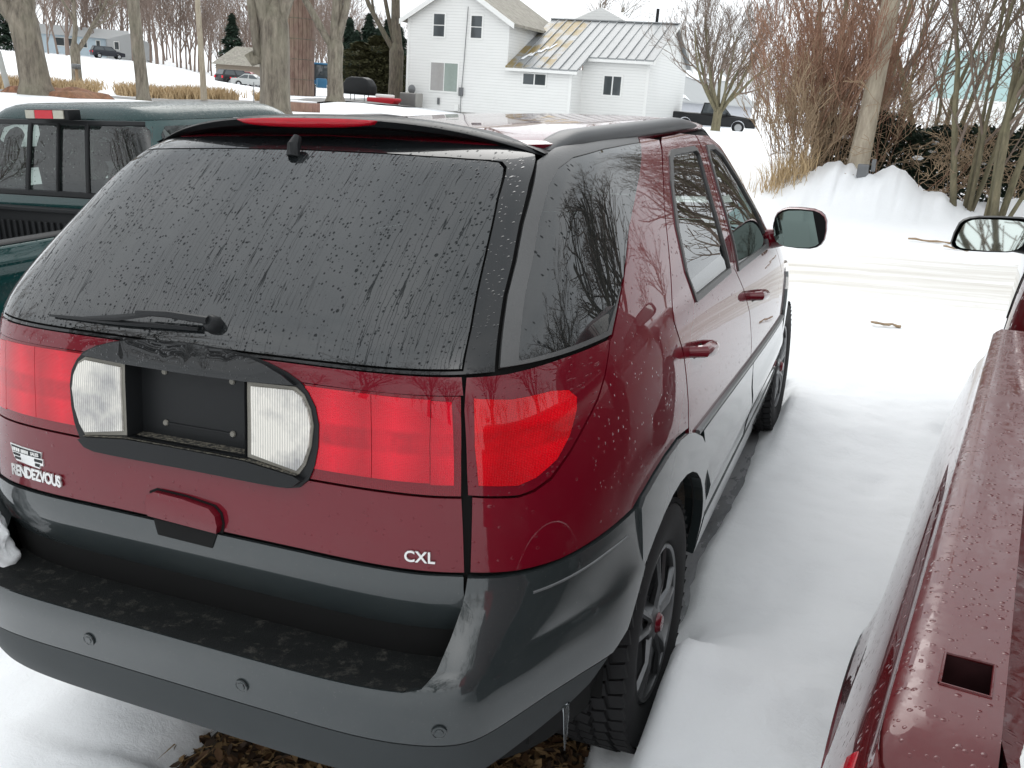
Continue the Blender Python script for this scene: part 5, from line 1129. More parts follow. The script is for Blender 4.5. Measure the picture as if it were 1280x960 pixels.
# distant woods: one mass
def far_woods(a0, a1, r0, r1, n, h, seed, name, label, mat):
    W = MB(); rr = random.Random(seed)
    protos = []
    for k in range(6):
        T = Tree(seed * 10 + k); T.grow(V((0, 0, -.5)), V((0, 0, 1)), h * .62, .16, 0, 3, (9, 5, 3.5), spread=.55, up=.10, wob=.06, shrink=.52, first=.18, rmin=.022, limb_depth=-1, segs=5, tip=.3); protos.append((np.array(T.fine.v), T.fine.f))
    Vv = []; Ff = []; b = 0; pq = [(v, np.array([q if len(q) == 4 else q[:4] for q in f])) for v, f in protos]
    for i in range(n):
        a = a0 + (a1 - a0) * (i + rr.random()) / n; r = r0 + (r1 - r0) * rr.random(); x, y = polar(a, r); z = gh(x, y); v, f = pq[i % 6]; th = rr.random() * 6.28; s = .7 + .6 * rr.random(); c, sn = math.cos(th), math.sin(th)
        q = np.stack([(v[:, 0] * c - v[:, 1] * sn) * s + x, (v[:, 0] * sn + v[:, 1] * c) * s + y, v[:, 2] * s + z], 1); Vv.append(q); Ff.append(f + b); b += len(v)
    Vv = np.concatenate(Vv); Ff = np.concatenate(Ff); me = bpy.data.meshes.new(name); me.vertices.add(len(Vv)); me.vertices.foreach_set('co', Vv.ravel()); me.loops.add(Ff.size); me.loops.foreach_set('vertex_index', Ff.ravel()); me.polygons.add(len(Ff)); me.polygons.foreach_set('loop_start', np.arange(0, Ff.size, 4)); me.polygons.foreach_set('loop_total', np.full(len(Ff), 4)); me.materials.append(mat); me.update(calc_edges=True)
    o = link(bpy.data.objects.new(name, me)); tag(o, label, 'woods', kind='stuff'); return o
far_woods(-58, -33, 150, 230, 160, 20, 5, 'distant_woods', 'brown bare woods on the hill behind the blue house', M['far_twig'])
far_woods(-33, 8, 125, 200, 90, 14, 6, 'distant_woods', 'brown bare woods behind the white house and barn', M['far_twig'])
far_woods(8, 300, 34, 60, 46, 13, 7, 'distant_woods', 'bare woods all round the lot outside the picture', M['far_twig'])
# conifers
def conifer(a, r, h, w, seed, label, mat, n=2600, col=False):
    rr = random.Random(seed); v = []; f = []
    for i in range(n):
        t = rr.random() ** .8; z = h * t; R1 = w * .5 * ((1 - t) ** .8 if not col else min(1, (1 - t) * 3) ** .6) * (.35 + .65 * math.sqrt(rr.random())) * (1 + .25 * math.sin(t * 34)); th = rr.random() * 6.283; p = V((R1 * math.cos(th), R1 * math.sin(th), z + .1)); s = .13 + .16 * rr.random() * (h / 6)
        d = V((math.cos(th), math.sin(th), .25 if col else -.35)) * s * 1.5; e = V((-math.sin(th), math.cos(th), rr.uniform(-.5, .5))) * s * .6; b = len(v)
        v += [p - d * .4 - e, p + d, p - d * .4 + e]; f.append((b, b + 1, b + 2))
    e = empty('conifer', spot(a, r)); tag(e, label, 'tree', 'evergreens by the far parked cars')
    mesh_obj('crown', v, f, mat, e, smooth=False); MB().tube([(0, 0, -.2), (0, 0, h * .8)], [w * .045, .02], 6).build('trunk', M['bark_dark'], e)
for args in ((-33.3, 120, 8.5, 4.5, 61, 'dark spruce immediately right of the four-limbed tree', 'conifer'), (-32.2, 125, 9.5, 5, 62, 'tallest dark spruce in the evergreen row', 'conifer'), (-31.1, 122, 9.0, 5, 63, 'dark spruce nearest the white house', 'conifer'), (-32.7, 112, 5.6, 4.6, 64, 'yellow-green cedar behind the white sedan', 'cedar'), (-31.7, 112, 6.4, 4.8, 65, 'middle olive cedar behind the covered grill', 'cedar'), (-30.8, 112, 5.4, 4.6, 66, 'olive cedar touching the house corner', 'cedar'), (-31.6, 116, 7.5, 5.5, 71, 'broad dark spruce filling the evergreen row behind the grill', 'conifer'), (-32.9, 117, 7.0, 5.5, 72, 'low dark spruce between the sedans and the woods', 'conifer'), (-30.5, 118, 8.0, 5.5, 73, 'dark spruce partly hidden by the white house', 'conifer'), (-36.2, 125, 9, 4, 67, 'dark spruce behind the brown silo', 'conifer'), (-39.8, 150, 9.5, 5, 68, 'dark spruce behind the low house with snowy roof', 'conifer'), (-51.6, 140, 6.5, 5, 69, 'dark evergreen at the very left edge', 'conifer'), (-50.6, 140, 5.5, 5, 70, 'second dark evergreen beside the thick left tree', 'conifer')):
    conifer(*args[:6], M[args[6]], 3600, args[6] == 'cedar')
# evergreen hedge with flecks of snow
def hedge():
    rr = random.Random(77); v = []; f = []; sv = []; sf = []; x0, y0, z0 = spot(0.9, 19.5, 0)
    rt = rgt(0.2); fw = V((-rt.y, rt.x, 0))
    for i in range(16000):
        u = rr.uniform(-1, 1); hmax = 1.35 + .35 * noise.noise(V((u * 3, 2, 1))) - .5 * max(0, abs(u) - .8); t = rr.random() ** .7; dd = rr.uniform(-.8, .6); p = rt * (u * 2.3) + fw * dd * (1.2 - .4 * t) + V((0, 0, .05 + hmax * t)); s = .035 + .05 * rr.random(); d = V((rr.gauss(0, 1), rr.gauss(0, 1), rr.gauss(0, .7))).normalized() * s * 1.6; e = d.cross(V((rr.gauss(0, 1), rr.gauss(0, 1), rr.gauss(0, 1)))).normalized() * s * .5; b = len(v)
        v += [p - e, p + d, p + e]; f.append((b, b + 1, b + 2))
        if rr.random() < .004 and dd < -.3:
            b = len(sv); k = .03 + .05 * rr.random(); q = p - fw * .06
            for j in range(6): sv.append(q + rt * k * math.cos(j * 1.047) * 1.4 + V((0, 0, k * .6 * math.sin(j * 1.047))) - fw * .01)
            sv.append(q + V((0, 0, .02)) - fw * .05); sf += [(b + j, b + (j + 1) % 6, b + 6) for j in range(6)]
    e = empty('evergreen_hedge', (x0, y0, z0)); tag(e, 'dark evergreen hedge flecked with snow behind the snow pile', 'hedge')
    mesh_obj('foliage', v, f, M['yew'], e, smooth=False); o = mesh_obj('snow_flecks', sv, sf, M['snow'], e); o['kind'] = 'stuff'
hedge()
# dry grass
def blades(name, spots, label, h, seed, mat, kind='stuff', w=.012):
    rr = random.Random(seed); v = []; f = []; Z = terrain(np.array([p[0] for p in spots]), np.array([p[1] for p in spots])) - .03
    for (x, y), z in zip(spots, Z):
        z = float(z); hh = h * (.5 + .7 * rr.random()); th = rr.random() * 6.283; b = len(v); dx, dy = math.cos(th) * w, math.sin(th) * w; lx, ly = rr.gauss(0, .30) * hh, rr.gauss(0, .30) * hh
        v += [(x - dx, y - dy, z), (x + dx, y + dy, z), (x + lx * .5 + dx * .7, y + ly * .5 + dy * .7, z + hh * .6), (x + lx * .5 - dx * .7, y + ly * .5 - dy * .7, z + hh * .6), (x + lx * 1.3, y + ly * 1.3, z + hh)]; f += [(b, b + 1, b + 2, b + 3), (b + 3, b + 2, b + 4)]
    o = mesh_obj(name, v, f, mat, smooth=False); tag(o, label, 'grass', kind=kind); return o
rr = random.Random(8); sp = []
while len(sp) < 9000:
    a = rr.uniform(-58, -38); r = 51.6 + abs(rr.gauss(0, 1)) * (1.6 + 1.5 * math.sin(a * 1.3) ** 2)
    if vnoise(np.array([a * 1.0]), np.array([r * .3]), 1.1, 90)[0] > -.18: sp.append(polar(a, r))
blades('dry_grass', sp, 'tan dry grass along the far side of the road', .62, 9, M['straw'], w=.03)
sp = []
for i in range(420):
    x, y, _ = spot(-7.2, 17.2); sp.append((x + rr.gauss(0, .22), y + rr.gauss(0, .20)))
o = blades('dry_grass_clump', sp, 'straw-coloured dry grass clump at the foot of the red shrubs', .55, 10, M['straw'], kind='thing', w=.006)
# ------------------------------------------------------------------ buildings
def siding(name, col, pitch=.17, bumpy=.5):
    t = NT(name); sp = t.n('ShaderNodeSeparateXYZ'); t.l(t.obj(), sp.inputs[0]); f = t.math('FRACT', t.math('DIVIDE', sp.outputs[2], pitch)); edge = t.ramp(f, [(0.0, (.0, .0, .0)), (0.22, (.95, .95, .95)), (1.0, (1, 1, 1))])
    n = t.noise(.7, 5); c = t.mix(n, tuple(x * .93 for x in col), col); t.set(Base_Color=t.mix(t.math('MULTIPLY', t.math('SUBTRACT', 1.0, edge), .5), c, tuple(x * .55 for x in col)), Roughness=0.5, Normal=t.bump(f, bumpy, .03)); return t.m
M['siding'] = siding('white_lap_siding', (0.80, 0.80, 0.78)); M['trim'] = plain('white_trim', (0.78, 0.78, 0.76), .5, var=.04)
M['siding_blue'] = siding('pale_blue_siding', (0.52, 0.62, 0.68), .2, .2)
M['pane'] = paint('window_glass', (0.05, 0.06, 0.065), rough=.05, coat=1.0, orange=.3, use='obj'); M['curtain'] = plain('grey_green_curtain', (0.26, 0.31, 0.28), .3, coat=.8); M['curtain_w'] = plain('grey_blind', (0.33, 0.32, 0.31), .3, coat=.8)
M['shingle'] = bark('brown_shingle', (0.19, 0.175, 0.15), (0.38, 0.35, 0.30), 3)
def metal_roof(name, rust):
    t = NT(name); n = t.noise(.55, 5, .6); c = t.mix(t.noise(2, 4), (0.24, 0.25, 0.255), (0.31, 0.32, 0.325))
    if rust: c = t.mix(t.ramp(n, [(0.46, (0, 0, 0)), (0.56, (1, 1, 1))]), c, t.mix(t.noise(3, 5), (0.30, 0.20, 0.05), (0.16, 0.14, 0.08)))
    t.set(Base_Color=c, Roughness=0.45, Metallic=.25); return t.m
M['metal_roof'] = metal_roof('grey_metal_roof', False); M['metal_rust'] = metal_roof('rusty_metal_roof', True)
M['concrete'] = plain('foundation_concrete', (0.30, 0.29, 0.27), .8)
HO = empty('farmhouse'); HO.rotation_euler = (0, 0, R(1.4))
hz = .15; hxv = V((math.cos(R(1.4)), math.sin(R(1.4)), 0)); hyv = V((-math.sin(R(1.4)), math.cos(R(1.4)), 0))
HO.location = V((CAMPOS.x, CAMPOS.y, 0)) + hyv * 54
tag(HO, 'white two-storey farmhouse with a grey metal roofed wing', 'house')
def hb(name, mat, x0, x1, y0, y1, z0, z1, parent=None):
    return MB().box(((x0 + x1) / 2, (y0 + y1) / 2, (z0 + z1) / 2), (x1 - x0, y1 - y0, z1 - z0)).build(name, M[mat], parent or HO)
# gabled block
gx0, gx1, ax, ev, ap = -29.38, -22.6, -26.0, 5.85, 7.85
gw = MB().prism([(gx0, hz + .35), (gx1, hz + .35), (gx1, ev), (ax, ap), (gx0, ev)], 0, 9).build('wall', M['siding'], HO)
hb('foundation', 'concrete', gx0 - .02, gx1 + .02, -.03, 9, -.5, hz + .34)
sl = (ap - ev) / (ax - gx0)
for s, x0 in ((1, gx0 - .45), (-1, gx1 + .45)):
    z0 = ev - sl * .45 * 1.0
    MB().add([(x0, -.4, z0), (ax, -.4, ap + .02), (ax, 9.3, ap + .02), (x0, 9.3, z0), (x0, -.4, z0 + .16), (ax, -.4, ap + .2), (ax, 9.3, ap + .2), (x0, 9.3, z0 + .16)], [(0, 1, 2, 3), (4, 7, 6, 5), (0, 4, 5, 1), (3, 2, 6, 7), (0, 3, 7, 4), (1, 5, 6, 2)]).build('roof', M['shingle'], HO)
    MB().add([(x0, -.44, z0 - .14), (ax, -.44, ap - .12), (ax, -.44, ap + .20), (x0, -.44, z0 + .16), (x0, -.40, z0 - .14), (ax, -.40, ap - .12), (ax, -.40, ap + .20), (x0, -.40, z0 + .16)], [(0, 1, 2, 3), (4, 7, 6, 5), (0, 4, 5, 1), (3, 2, 6, 7), (0, 3, 7, 4)]).build('rake_board', M['trim'], HO)
def window(x0, x1, z0, z1, y, panes, mats, axis='y'):
    w = hb('window', 'trim', x0 - .10, x1 + .10, y - .05, y + .05, z0 - .10, z1 + .10)
    for (a, b, c, d), m in zip(panes, mats):
        hb('pane', m, x0 + (x1 - x0) * a, x0 + (x1 - x0) * b, y - .062, y - .02, z0 + (z1 - z0) * c, z0 + (z1 - z0) * d, w)
        
window(-27.62, -26.9, 4.85, 6.13, 0, ((0, 1, .52, 1), (0, 1, 0, .48)), ('pane', 'pane'))
window(-25.09, -24.40, 4.86, 6.10, 0, ((0, 1, .52, 1), (0, 1, 0, .48)), ('pane', 'pane'))
window(-27.69, -25.87, 1.68, 3.32, 0, ((0, .485, 0, 1), (.515, 1, 0, 1)), ('curtain_w', 'curtain'))
hb('corner_board', 'trim', gx0 - .05, gx0 + .10, -.05, .12, hz + .35, ev)
MB().tube([(-25.55, -.06, .4), (-25.55, -.06, 1.55), (-25.45, -.06, 3.5), (-25.35, -.06, 6.6)], .022, 5).build('service_cable', M['satin'], HO); hb('electric_meter', 'satin', -25.68, -25.42, -.16, -.02, 1.45, 1.95); hb('vent_box', 'trim', -25.95, -25.7, -.14, -.02, .55, .95); hb('hose_tap', 'satin', -27.15, -27.02, -.12, -.02, .85, 1.25)
# wing: porch part in front, longer part behind, one roof plane
px0, px1, ex = -22.6, -18.45, -14.35; ry, rzv = 7.0, 6.58
slope = (rzv - 3.30) / (ry + .35); zr_ = lambda y: 3.30 + (y + .35) * slope
hb('wall', 'siding', px0, px1, .0, 7, hz, 3.42); 
MB().add([(px1, 1.9, hz), (ex, 1.9, hz), (ex, 12.0, hz), (px1, 12.0, hz), (px1, 1.9, zr_(1.9) - .06), (ex, 1.9, zr_(1.9) - .06), (ex, 12.0, zr_(1.9) - .06), (px1, 12, zr_(1.9) - .06), (px1, ry, rzv - .08), (ex, ry, rzv - .08)], [(0, 1, 5, 4), (1, 2, 6, 9, 5), (2, 3, 7, 6), (3, 0, 4, 8, 7), (4, 5, 9, 8), (6, 7, 8, 9)]).build('wall', M['siding'], HO)
hb('corner_board', 'trim', px1 - .16, px1 + .02, -.04, .06, hz, 3.30); hb('corner_board', 'trim', ex - .14, ex + .03, 1.86, 2.0, hz, 4.1)
nP = 15; w_ = (ex + .35 - (px0 + .02)) / nP
for i in range(nP):
    x0 = px0 + .02 + i * w_; x1 = x0 + w_ - .03; y0 = -.35 if x1 < px1 + .45 else 1.55; m = 'metal_rust' if i < 5 else 'metal_roof'
    lift = .05 + (.01 if i % 2 else 0)
    MB().add([(x0, y0, zr_(y0) + lift), (x1, y0, zr_(y0) + lift), (x1, ry, rzv + lift), (x0, ry, rzv + lift), (x0, y0, zr_(y0) - .03), (x1, y0, zr_(y0) - .03), (x1, ry, rzv - .03), (x0, ry, rzv - .03)], [(0, 1, 2, 3), (0, 4, 5, 1), (1, 5, 6, 2), (2, 6, 7, 3), (3, 7, 4, 0)]).build('roof_panel', M[m], HO)
    MB().add([(x1 + a, y, z) for y, z in ((y0 - .02, zr_(y0) + lift), (ry, rzv + lift)) for a in (-.015, .045)] + [(x1 + a, y, z + .06) for y, z in ((y0 - .02, zr_(y0) + lift), (ry, rzv + lift)) for a in (-.0, .03)], [(4, 5, 7, 6), (0, 4, 6, 2), (1, 3, 7, 5), (0, 1, 5, 4)]).build('roof_rib', M['metal_roof'], HO)
MB().add([(px0, ry, rzv + .05), (ex + .35, ry, rzv + .05), (ex + .35, 12.4, zr_(1.55)), (px0, 12.4, zr_(1.55))], [(0, 1, 2, 3)]).build('rear_roof', M['metal_roof'], HO)
hb('ridge_cap', 'metal_roof', px0, ex + .36, ry - .12, ry + .12, rzv + .05, rzv + .12)
for y0, y1, s in ((1.5, ry, 1), (12.45, ry, -1)):
    MB().add([(ex + .34, y0, zr_(1.5) - .20), (ex + .34, y1, rzv - .16), (ex + .34, y1, rzv + .06), (ex + .34, y0, zr_(1.5) + .04), (ex + .40, y0, zr_(1.5) - .20), (ex + .40, y1, rzv - .16), (ex + .40, y1, rzv + .06), (ex + .40, y0, zr_(1.5) + .04)], [(0, 1, 2, 3), (4, 7, 6, 5), (0, 4, 5, 1), (3, 2, 6, 7), (0, 3, 7, 4)]).build('rake_board', M['trim'], HO)
hb('fascia', 'trim', px0, px1 + .4, -.34, -.28, 3.10, 3.32); hb('fascia', 'trim', px1 + .4, ex + .3, 1.56, 1.62, zr_(1.55) - .20, zr_(1.55) + .02)
window(-21.49, -20.08, 2.40, 2.99, 0, ((0, .47, 0, 1), (.53, 1, 0, 1)), ('pane', 'pane')); window(-17.02, -15.98, 2.12, 3.18, 1.9, ((0, .46, 0, 1), (.54, 1, 0, 1)), ('pane', 'pane'))
MB().tube([(-15.6, ry + .4, rzv - .3), (-15.6, ry + .4, rzv + .95)], .10, 8).build('stove_pipe', M['black'], HO)
for k in range(4):
    MB().add([(px0 + .5 + k * .35, .6 + .55 * k, zr_(.6 + .55 * k) + .09), (px0 + .75 + k * .35, .65 + .55 * k, zr_(.65 + .55 * k) + .09), (px0 + .95 + k * .35, 1.6 + .5 * k, zr_(1.6 + .5 * k) + .09), (px0 + .85 + k * .35, 1.6 + .5 * k, zr_(1.6 + .5 * k) + .09)], [(0, 1, 2, 3)]).build('snow_patch', M['snow'], HO)
# rear gable seen over the ridge
MB().prism([(-21.8, 5.0), (-18.9, 5.0), (-18.9, 7.0), (-18.4, 6.95), (-20.2, 7.75), (-22, 6.95)], 10, 16).build('rear_gable', M['siding'], HO)
MB().add([(-23.0, 9.0, 6.5), (-18.6, 9.0, 6.5), (-19.4, 13, 7.75), (-23.0, 13, 7.75)], [(0, 1, 2, 3)]).build('rear_roof', M['metal_roof'], HO)
# things by the house
def at_h(x, y, z=None):
    p = V((CAMPOS.x, CAMPOS.y, 0)) + hxv * x + hyv * (54 + y); p.z = float(terrain(np.array([p.x]), np.array([p.y]))[0]) if z is None else z; return p
ac = empty('air_conditioner', at_h(-28.5, -1.0)); tag(ac, 'grey ribbed air conditioner beside the white house corner', 'air conditioner')
MB().box((0, 0, .42), (1.15, .9, .82)).build('casing', M['concrete'], ac, bevel=.04); 
for k in range(14): MB().box((-.52 + k * .08, -.46, .42), (.03, .03, .72)).build('louvre', M['satin'], ac)
ds = empty('satellite_dish', at_h(-28.75, -.5)); tag(ds, 'small grey satellite dish on the white house wall', 'dish')
MB().lathe([(.0001, .0), (.14, .02), (.25, .07), (.27, .09)], 20, 'y', (0, -.1, 1.05), closed=False).build('reflector', M['satin'], ds); MB().tube([(0, .4, 1.0), (0, 0, .95), (0, -.1, 1.05)], .02, 5).build('arm', M['satin'], ds)
gr = empty('covered_grill', at_h(-31.0, -3.0)); tag(gr, 'grill under a black fabric cover left of the house', 'grill')
MB().prism([(-1.0, .42), (1.0, .42), (1.0, .95), (.72, 1.32), (.4, 1.42), (-.4, 1.42), (-.72, 1.32), (-1.0, .95)], -.42, .42).build('cover', M['black'], gr, bevel=.10, seg=3)
for x in (-.65, -.35, .35, .65): MB().tube([(x, 0, 0), (x, 0, .45)], .025, 5).build('leg', M['satin'], gr)
sl_ = empty('sled', at_h(-29.2, -3.2)); tag(sl_, 'red plastic sled with a white seat near the covered grill', 'sled')
MB().prism([(-.95, .10), (-.8, 0), (.8, 0), (1.05, .25), (1.0, .38), (-.95, .34)], -.4, .4).build('hull', plain('red_plastic', (.42, .02, .03), .4), sl_, bevel=.06); MB().box((.1, 0, .46), (1.1, .5, .2)).build('seat', M['white_plastic'], sl_, bevel=.06)
# barn with snowy roof behind
bn = empty('barn'); tag(bn, 'long white barn with snow on its roof behind the black pickup', 'barn')
M['barn_wall'] = plain('pale_metal_wall', (0.48, 0.49, 0.52), .6, var=.05); M['barn_roof'] = plain('frosted_roof', (0.40, 0.41, 0.41), .7, var=.06, scale=1)
bn.location = at_h(-18.6, 22, 0); bn.rotation_euler = (0, 0, R(1.4 + 75.6))
# local x runs along the barn away from the camera, y to its left
MB().box((9.8, 4.1, 1.0), (19.6, 8.0, 2.6)).build('wall', M['barn_wall'], bn)
MB().add([(-.3, -.25, 2.15), (20, -.25, 2.15), (20, 4.1, 5.5), (-.3, 4.1, 5.5), (20, 8.4, 2.15), (-.3, 8.4, 2.15), (-.3, -.25, 2.03), (20, -.25, 2.03)], [(0, 1, 2, 3), (3, 2, 4, 5), (0, 3, 5), (1, 4, 2), (0, 6, 7, 1)]).build('roof', M['barn_roof'], bn)
for x0, x1, y0, y1 in ((.5, 5.5, -.1, .5), (8, 19, 2.3, 3.4), (3, 12, 3.2, 3.9)):
    MB().add([(x0 + (x1 - x0) * i / 8, (y0 if j == 0 else y1) + .2 * math.sin(i * 2.1 + j), 2.15 + ((y0 if j == 0 else y1) + .2 * math.sin(i * 2.1 + j) + .25) * .77 + .06) for i in range(9) for j in (0, 1)], [(2 * i, 2 * i + 2, 2 * i + 3, 2 * i + 1) for i in range(8)]).build('roof_snow', M['snow'], bn)
# teal shed, far right
tl = empty('teal_shed', spot(3.2, 70), R(-4)); tag(tl, 'pale teal metal shed behind the trees at the right edge', 'shed')
M['teal'] = plain('teal_metal', (0.36, 0.50, 0.49), .5, var=.08); MB().box((2, 3, 1.5), (12, 7, 3.0)).build('wall', M['trim'], tl); MB().add([(-4.3, -.5, 2.8), (8.3, -.5, 2.8), (8.3, 3, 6.2), (-4.3, 3, 6.2), (8.3, 7, 2.8), (-4.3, 7, 2.8)], [(0, 1, 2, 3), (3, 2, 4, 5), (0, 3, 5), (1, 4, 2)]).build('roof', M['teal'], tl)
# ranch house on the hill
rh = empty('ranch_house', spot(-46.9, 168), R(46.6 + 6)); tag(rh, 'low pale blue ranch house on the snowy hill', 'house')
MB().box((-1.5, 4, 1.5), (13, 8, 3.0)).build('wall', M['siding_blue'], rh); MB().add([(-8.4, -.5, 2.85), (5.5, -.5, 2.85), (5.5, 4, 4.4), (-8.4, 4, 4.4), (5.5, 8.5, 2.85), (-8.4, 8.5, 2.85)], [(0, 1, 2, 3), (3, 2, 4, 5), (0, 3, 5), (1, 4, 2)]).build('roof', M['barn_roof'], rh)
MB().prism([(1.6, .0), (8.2, 0), (8.2, 2.5), (5.0, 3.9), (1.6, 2.8)], -2.2, 6).build('garage_wall', M['barn_roof'], rh)
for x0, x1 in ((-5.6, -4.4), (-4.2, -3.0), (-2.0, -1.2), (.2, .7), (2.6, 3.2)):
    w = MB().box(((x0 + x1) / 2, -.03 if x1 < 1.6 else -2.23, 1.9), (x1 - x0 + .2, .08, 1.3)).build('window', M['trim'], rh); MB().box(((x0 + x1) / 2, -.08 if x1 < 1.6 else -2.28, 1.9), (x1 - x0, .04, 1.1)).build('pane', M['pane'], w)
# small house with snowy roof between the left trees
sh = empty('bungalow', spot(-39.0, 140), R(39 - 14)); tag(sh, 'low brown bungalow with a snow-dusted roof behind the parked wrecks', 'house')
MB().box((0, 4, 1.4), (9, 7, 2.8)).build('wall', plain('tan_wall', (.30, .25, .20), .8), sh); MB().add([(-4.9, -.6, 2.6), (4.9, -.6, 2.6), (2.4, 4, 5.2), (-2.6, 4, 5.2), (4.9, 8, 2.6), (-4.9, 8, 2.6)], [(0, 1, 2, 3), (3, 2, 4, 5), (0, 3, 5), (1, 4, 2)]).build('roof', M['shingle'], sh)
MB().add([(.2, .8, 3.42), (2.6, 1.0, 3.55), (2.1, 3.2, 4.8), (.6, 2.8, 4.55)], [(0, 1, 2, 3)]).build('roof_snow', M['snow'], sh)
# silo
si = empty('silo', spot(-36.35, 74)); tag(si, 'tall narrow brown silo with vertical boards behind the broad maple trunk', 'silo')
M['stave'] = bark('silo_boards', (0.10, 0.055, 0.042), (0.24, 0.165, 0.13), 5)
for k in range(28):
    a = 2 * math.pi * k / 28; MB().box((1.32 * math.cos(a), 1.32 * math.sin(a), 4.6), (.08, .275, 9.6), Matrix.Rotation(a, 3, 'Z')).build('stave', M['stave'], si)
for z in (1.2, 2.6, 4.0, 5.4, 6.8): MB().lathe([(1.375, z), (1.385, z + .03), (1.375, z + .06)], 28, 'z', closed=False).build('hoop', M['bark_dark'], si)
# planter, post, mailbox, marker
pl = empty('brick_planter', spot(-36.2, 33)); tag(pl, 'low square brick planter in the snowy yard', 'planter')
M['brick'] = bark('old_brick', (0.16, 0.08, 0.06), (0.36, 0.22, 0.17), 12)
MB().box((0, 0, .18), (1.15, .9, .36)).build('wall', M['brick'], pl, bevel=.02); MB().box((0, 0, .38), (1.0, .75, .05)).build('snow_cap', M['snow'], pl, bevel=.02)
gp = MB().box((0, 0, .5), (.14, .14, 1.2)).build('leaning_post', plain('grey_wood', (.42, .43, .41), .8), None, bevel=.01); gp.location = spot(-51.2, 29); gp.rotation_euler = (0, R(-9), R(50)); tag(gp, 'pale grey leaning post at the left edge by the thick tree', 'post')
lf = lumpy('brush_pile', 2.6, 1.4, .22, 24, 16, 5.5, bark('leaf_pile', (.10, .05, .03), (.34, .16, .09), 9)); lf.location = spot(-48.9, 28.4, 0); tag(lf, 'rusty brown pile of leaves at the foot of the thick left tree', 'leaves')
mb_ = empty('mailbox', spot(-47.9, 54)); tag(mb_, 'small pale mailbox on a post across the road', 'mailbox'); MB().box((0, 0, .6), (.10, .10, 1.3)).build('post', M['twig_tan'], mb_); MB().box((0, 0, 1.25), (.5, .22, .26)).build('box', M['satin'], mb_, bevel=.05)
mk_ = MB().tube([(0, 0, -.1), (.02, 0, 1.0)], .02, 5).build('marker_stake', M['satin'], None); mk_.location = spot(-38.7, 38); tag(mk_, 'thin marker stake in the snow beside the road', 'stake')
# utility poles
def pole(a, r, top, dia, lean, label, mat='wood_pole', n=10):
    T = MB(); rt = rgt(a); p = []; rad = []
    for i in range(n): t = i / (n - 1); p.append(rt * lean * top * t + V((0, 0, -.3 + (top + .3) * t)) + rt * .015 * math.sin(t * 9)); rad.append(dia / 2 * (1.25 - .25 * min(1, t * 6)) * (1 - .2 * t))
    e = empty('utility_pole', spot(a, r)); tag(e, label, 'pole', 'wooden utility poles'); T.tube(p, rad, 14).build('shaft', M[mat], e, 60); MB().box((rt.x * lean * top, rt.y * lean * top, top - .8), (2.2, .12, .12)).build('cross_arm', M[mat], e); return e
pole(-3.45, 17.4, 8.5, .32, .03, 'weathered leaning utility pole among the shrubs behind the snow pile')
pole(-41.4, 50, 9, .28, -.03, 'slim pale utility pole beside the road at the left')
pd = empty('utility_pedestal', spot(-2.9, 16.6, .0)); tag(pd, 'small grey metal utility box at the foot of the leaning pole', 'utility box'); MB().box((-.05, 0, .06), (.18, .14, .22)).build('lower_box', M['satin'], pd, bevel=.02); MB().box((.10, .02, .16), (.07, .07, .20)).build('upper_box', M['satin'], pd, bevel=.015)
# broken boards and bark lying at the foot of the snow pile
for k, (a, r, l, w, rz_, lb) in enumerate(((1.3, 13.0, .60, .05, 4, 'splintered tan board lying at the foot of the snow pile'), (2.5, 12.4, .30, .045, -25, 'short broken bark strip beside the tan board'), (-.3, 7.9, .22, .04, 8, 'small tan bark chip lying on the driveway edge'))):
    m = MB(); pts = [(-l / 2 + l * i / 7, .02 * math.sin(i * 2.3 + k), .012 + .008 * math.sin(i * 1.7)) for i in range(8)]; m.tube(pts, [w * (.25 + .25 * abs(math.sin(i * 1.1 + .5))) for i in range(8)], 6); m.v = [(x, y, z * .8 - abs(z) * .2) for x, y, z in m.v]
    o = m.build('broken_board', M['twig_tan'], None, 40); x, y, z = spot(a, r, .02); o.location = (x, y, z); o.rotation_euler = (0, 0, R(rz_)); tag(o, lb, 'debris')
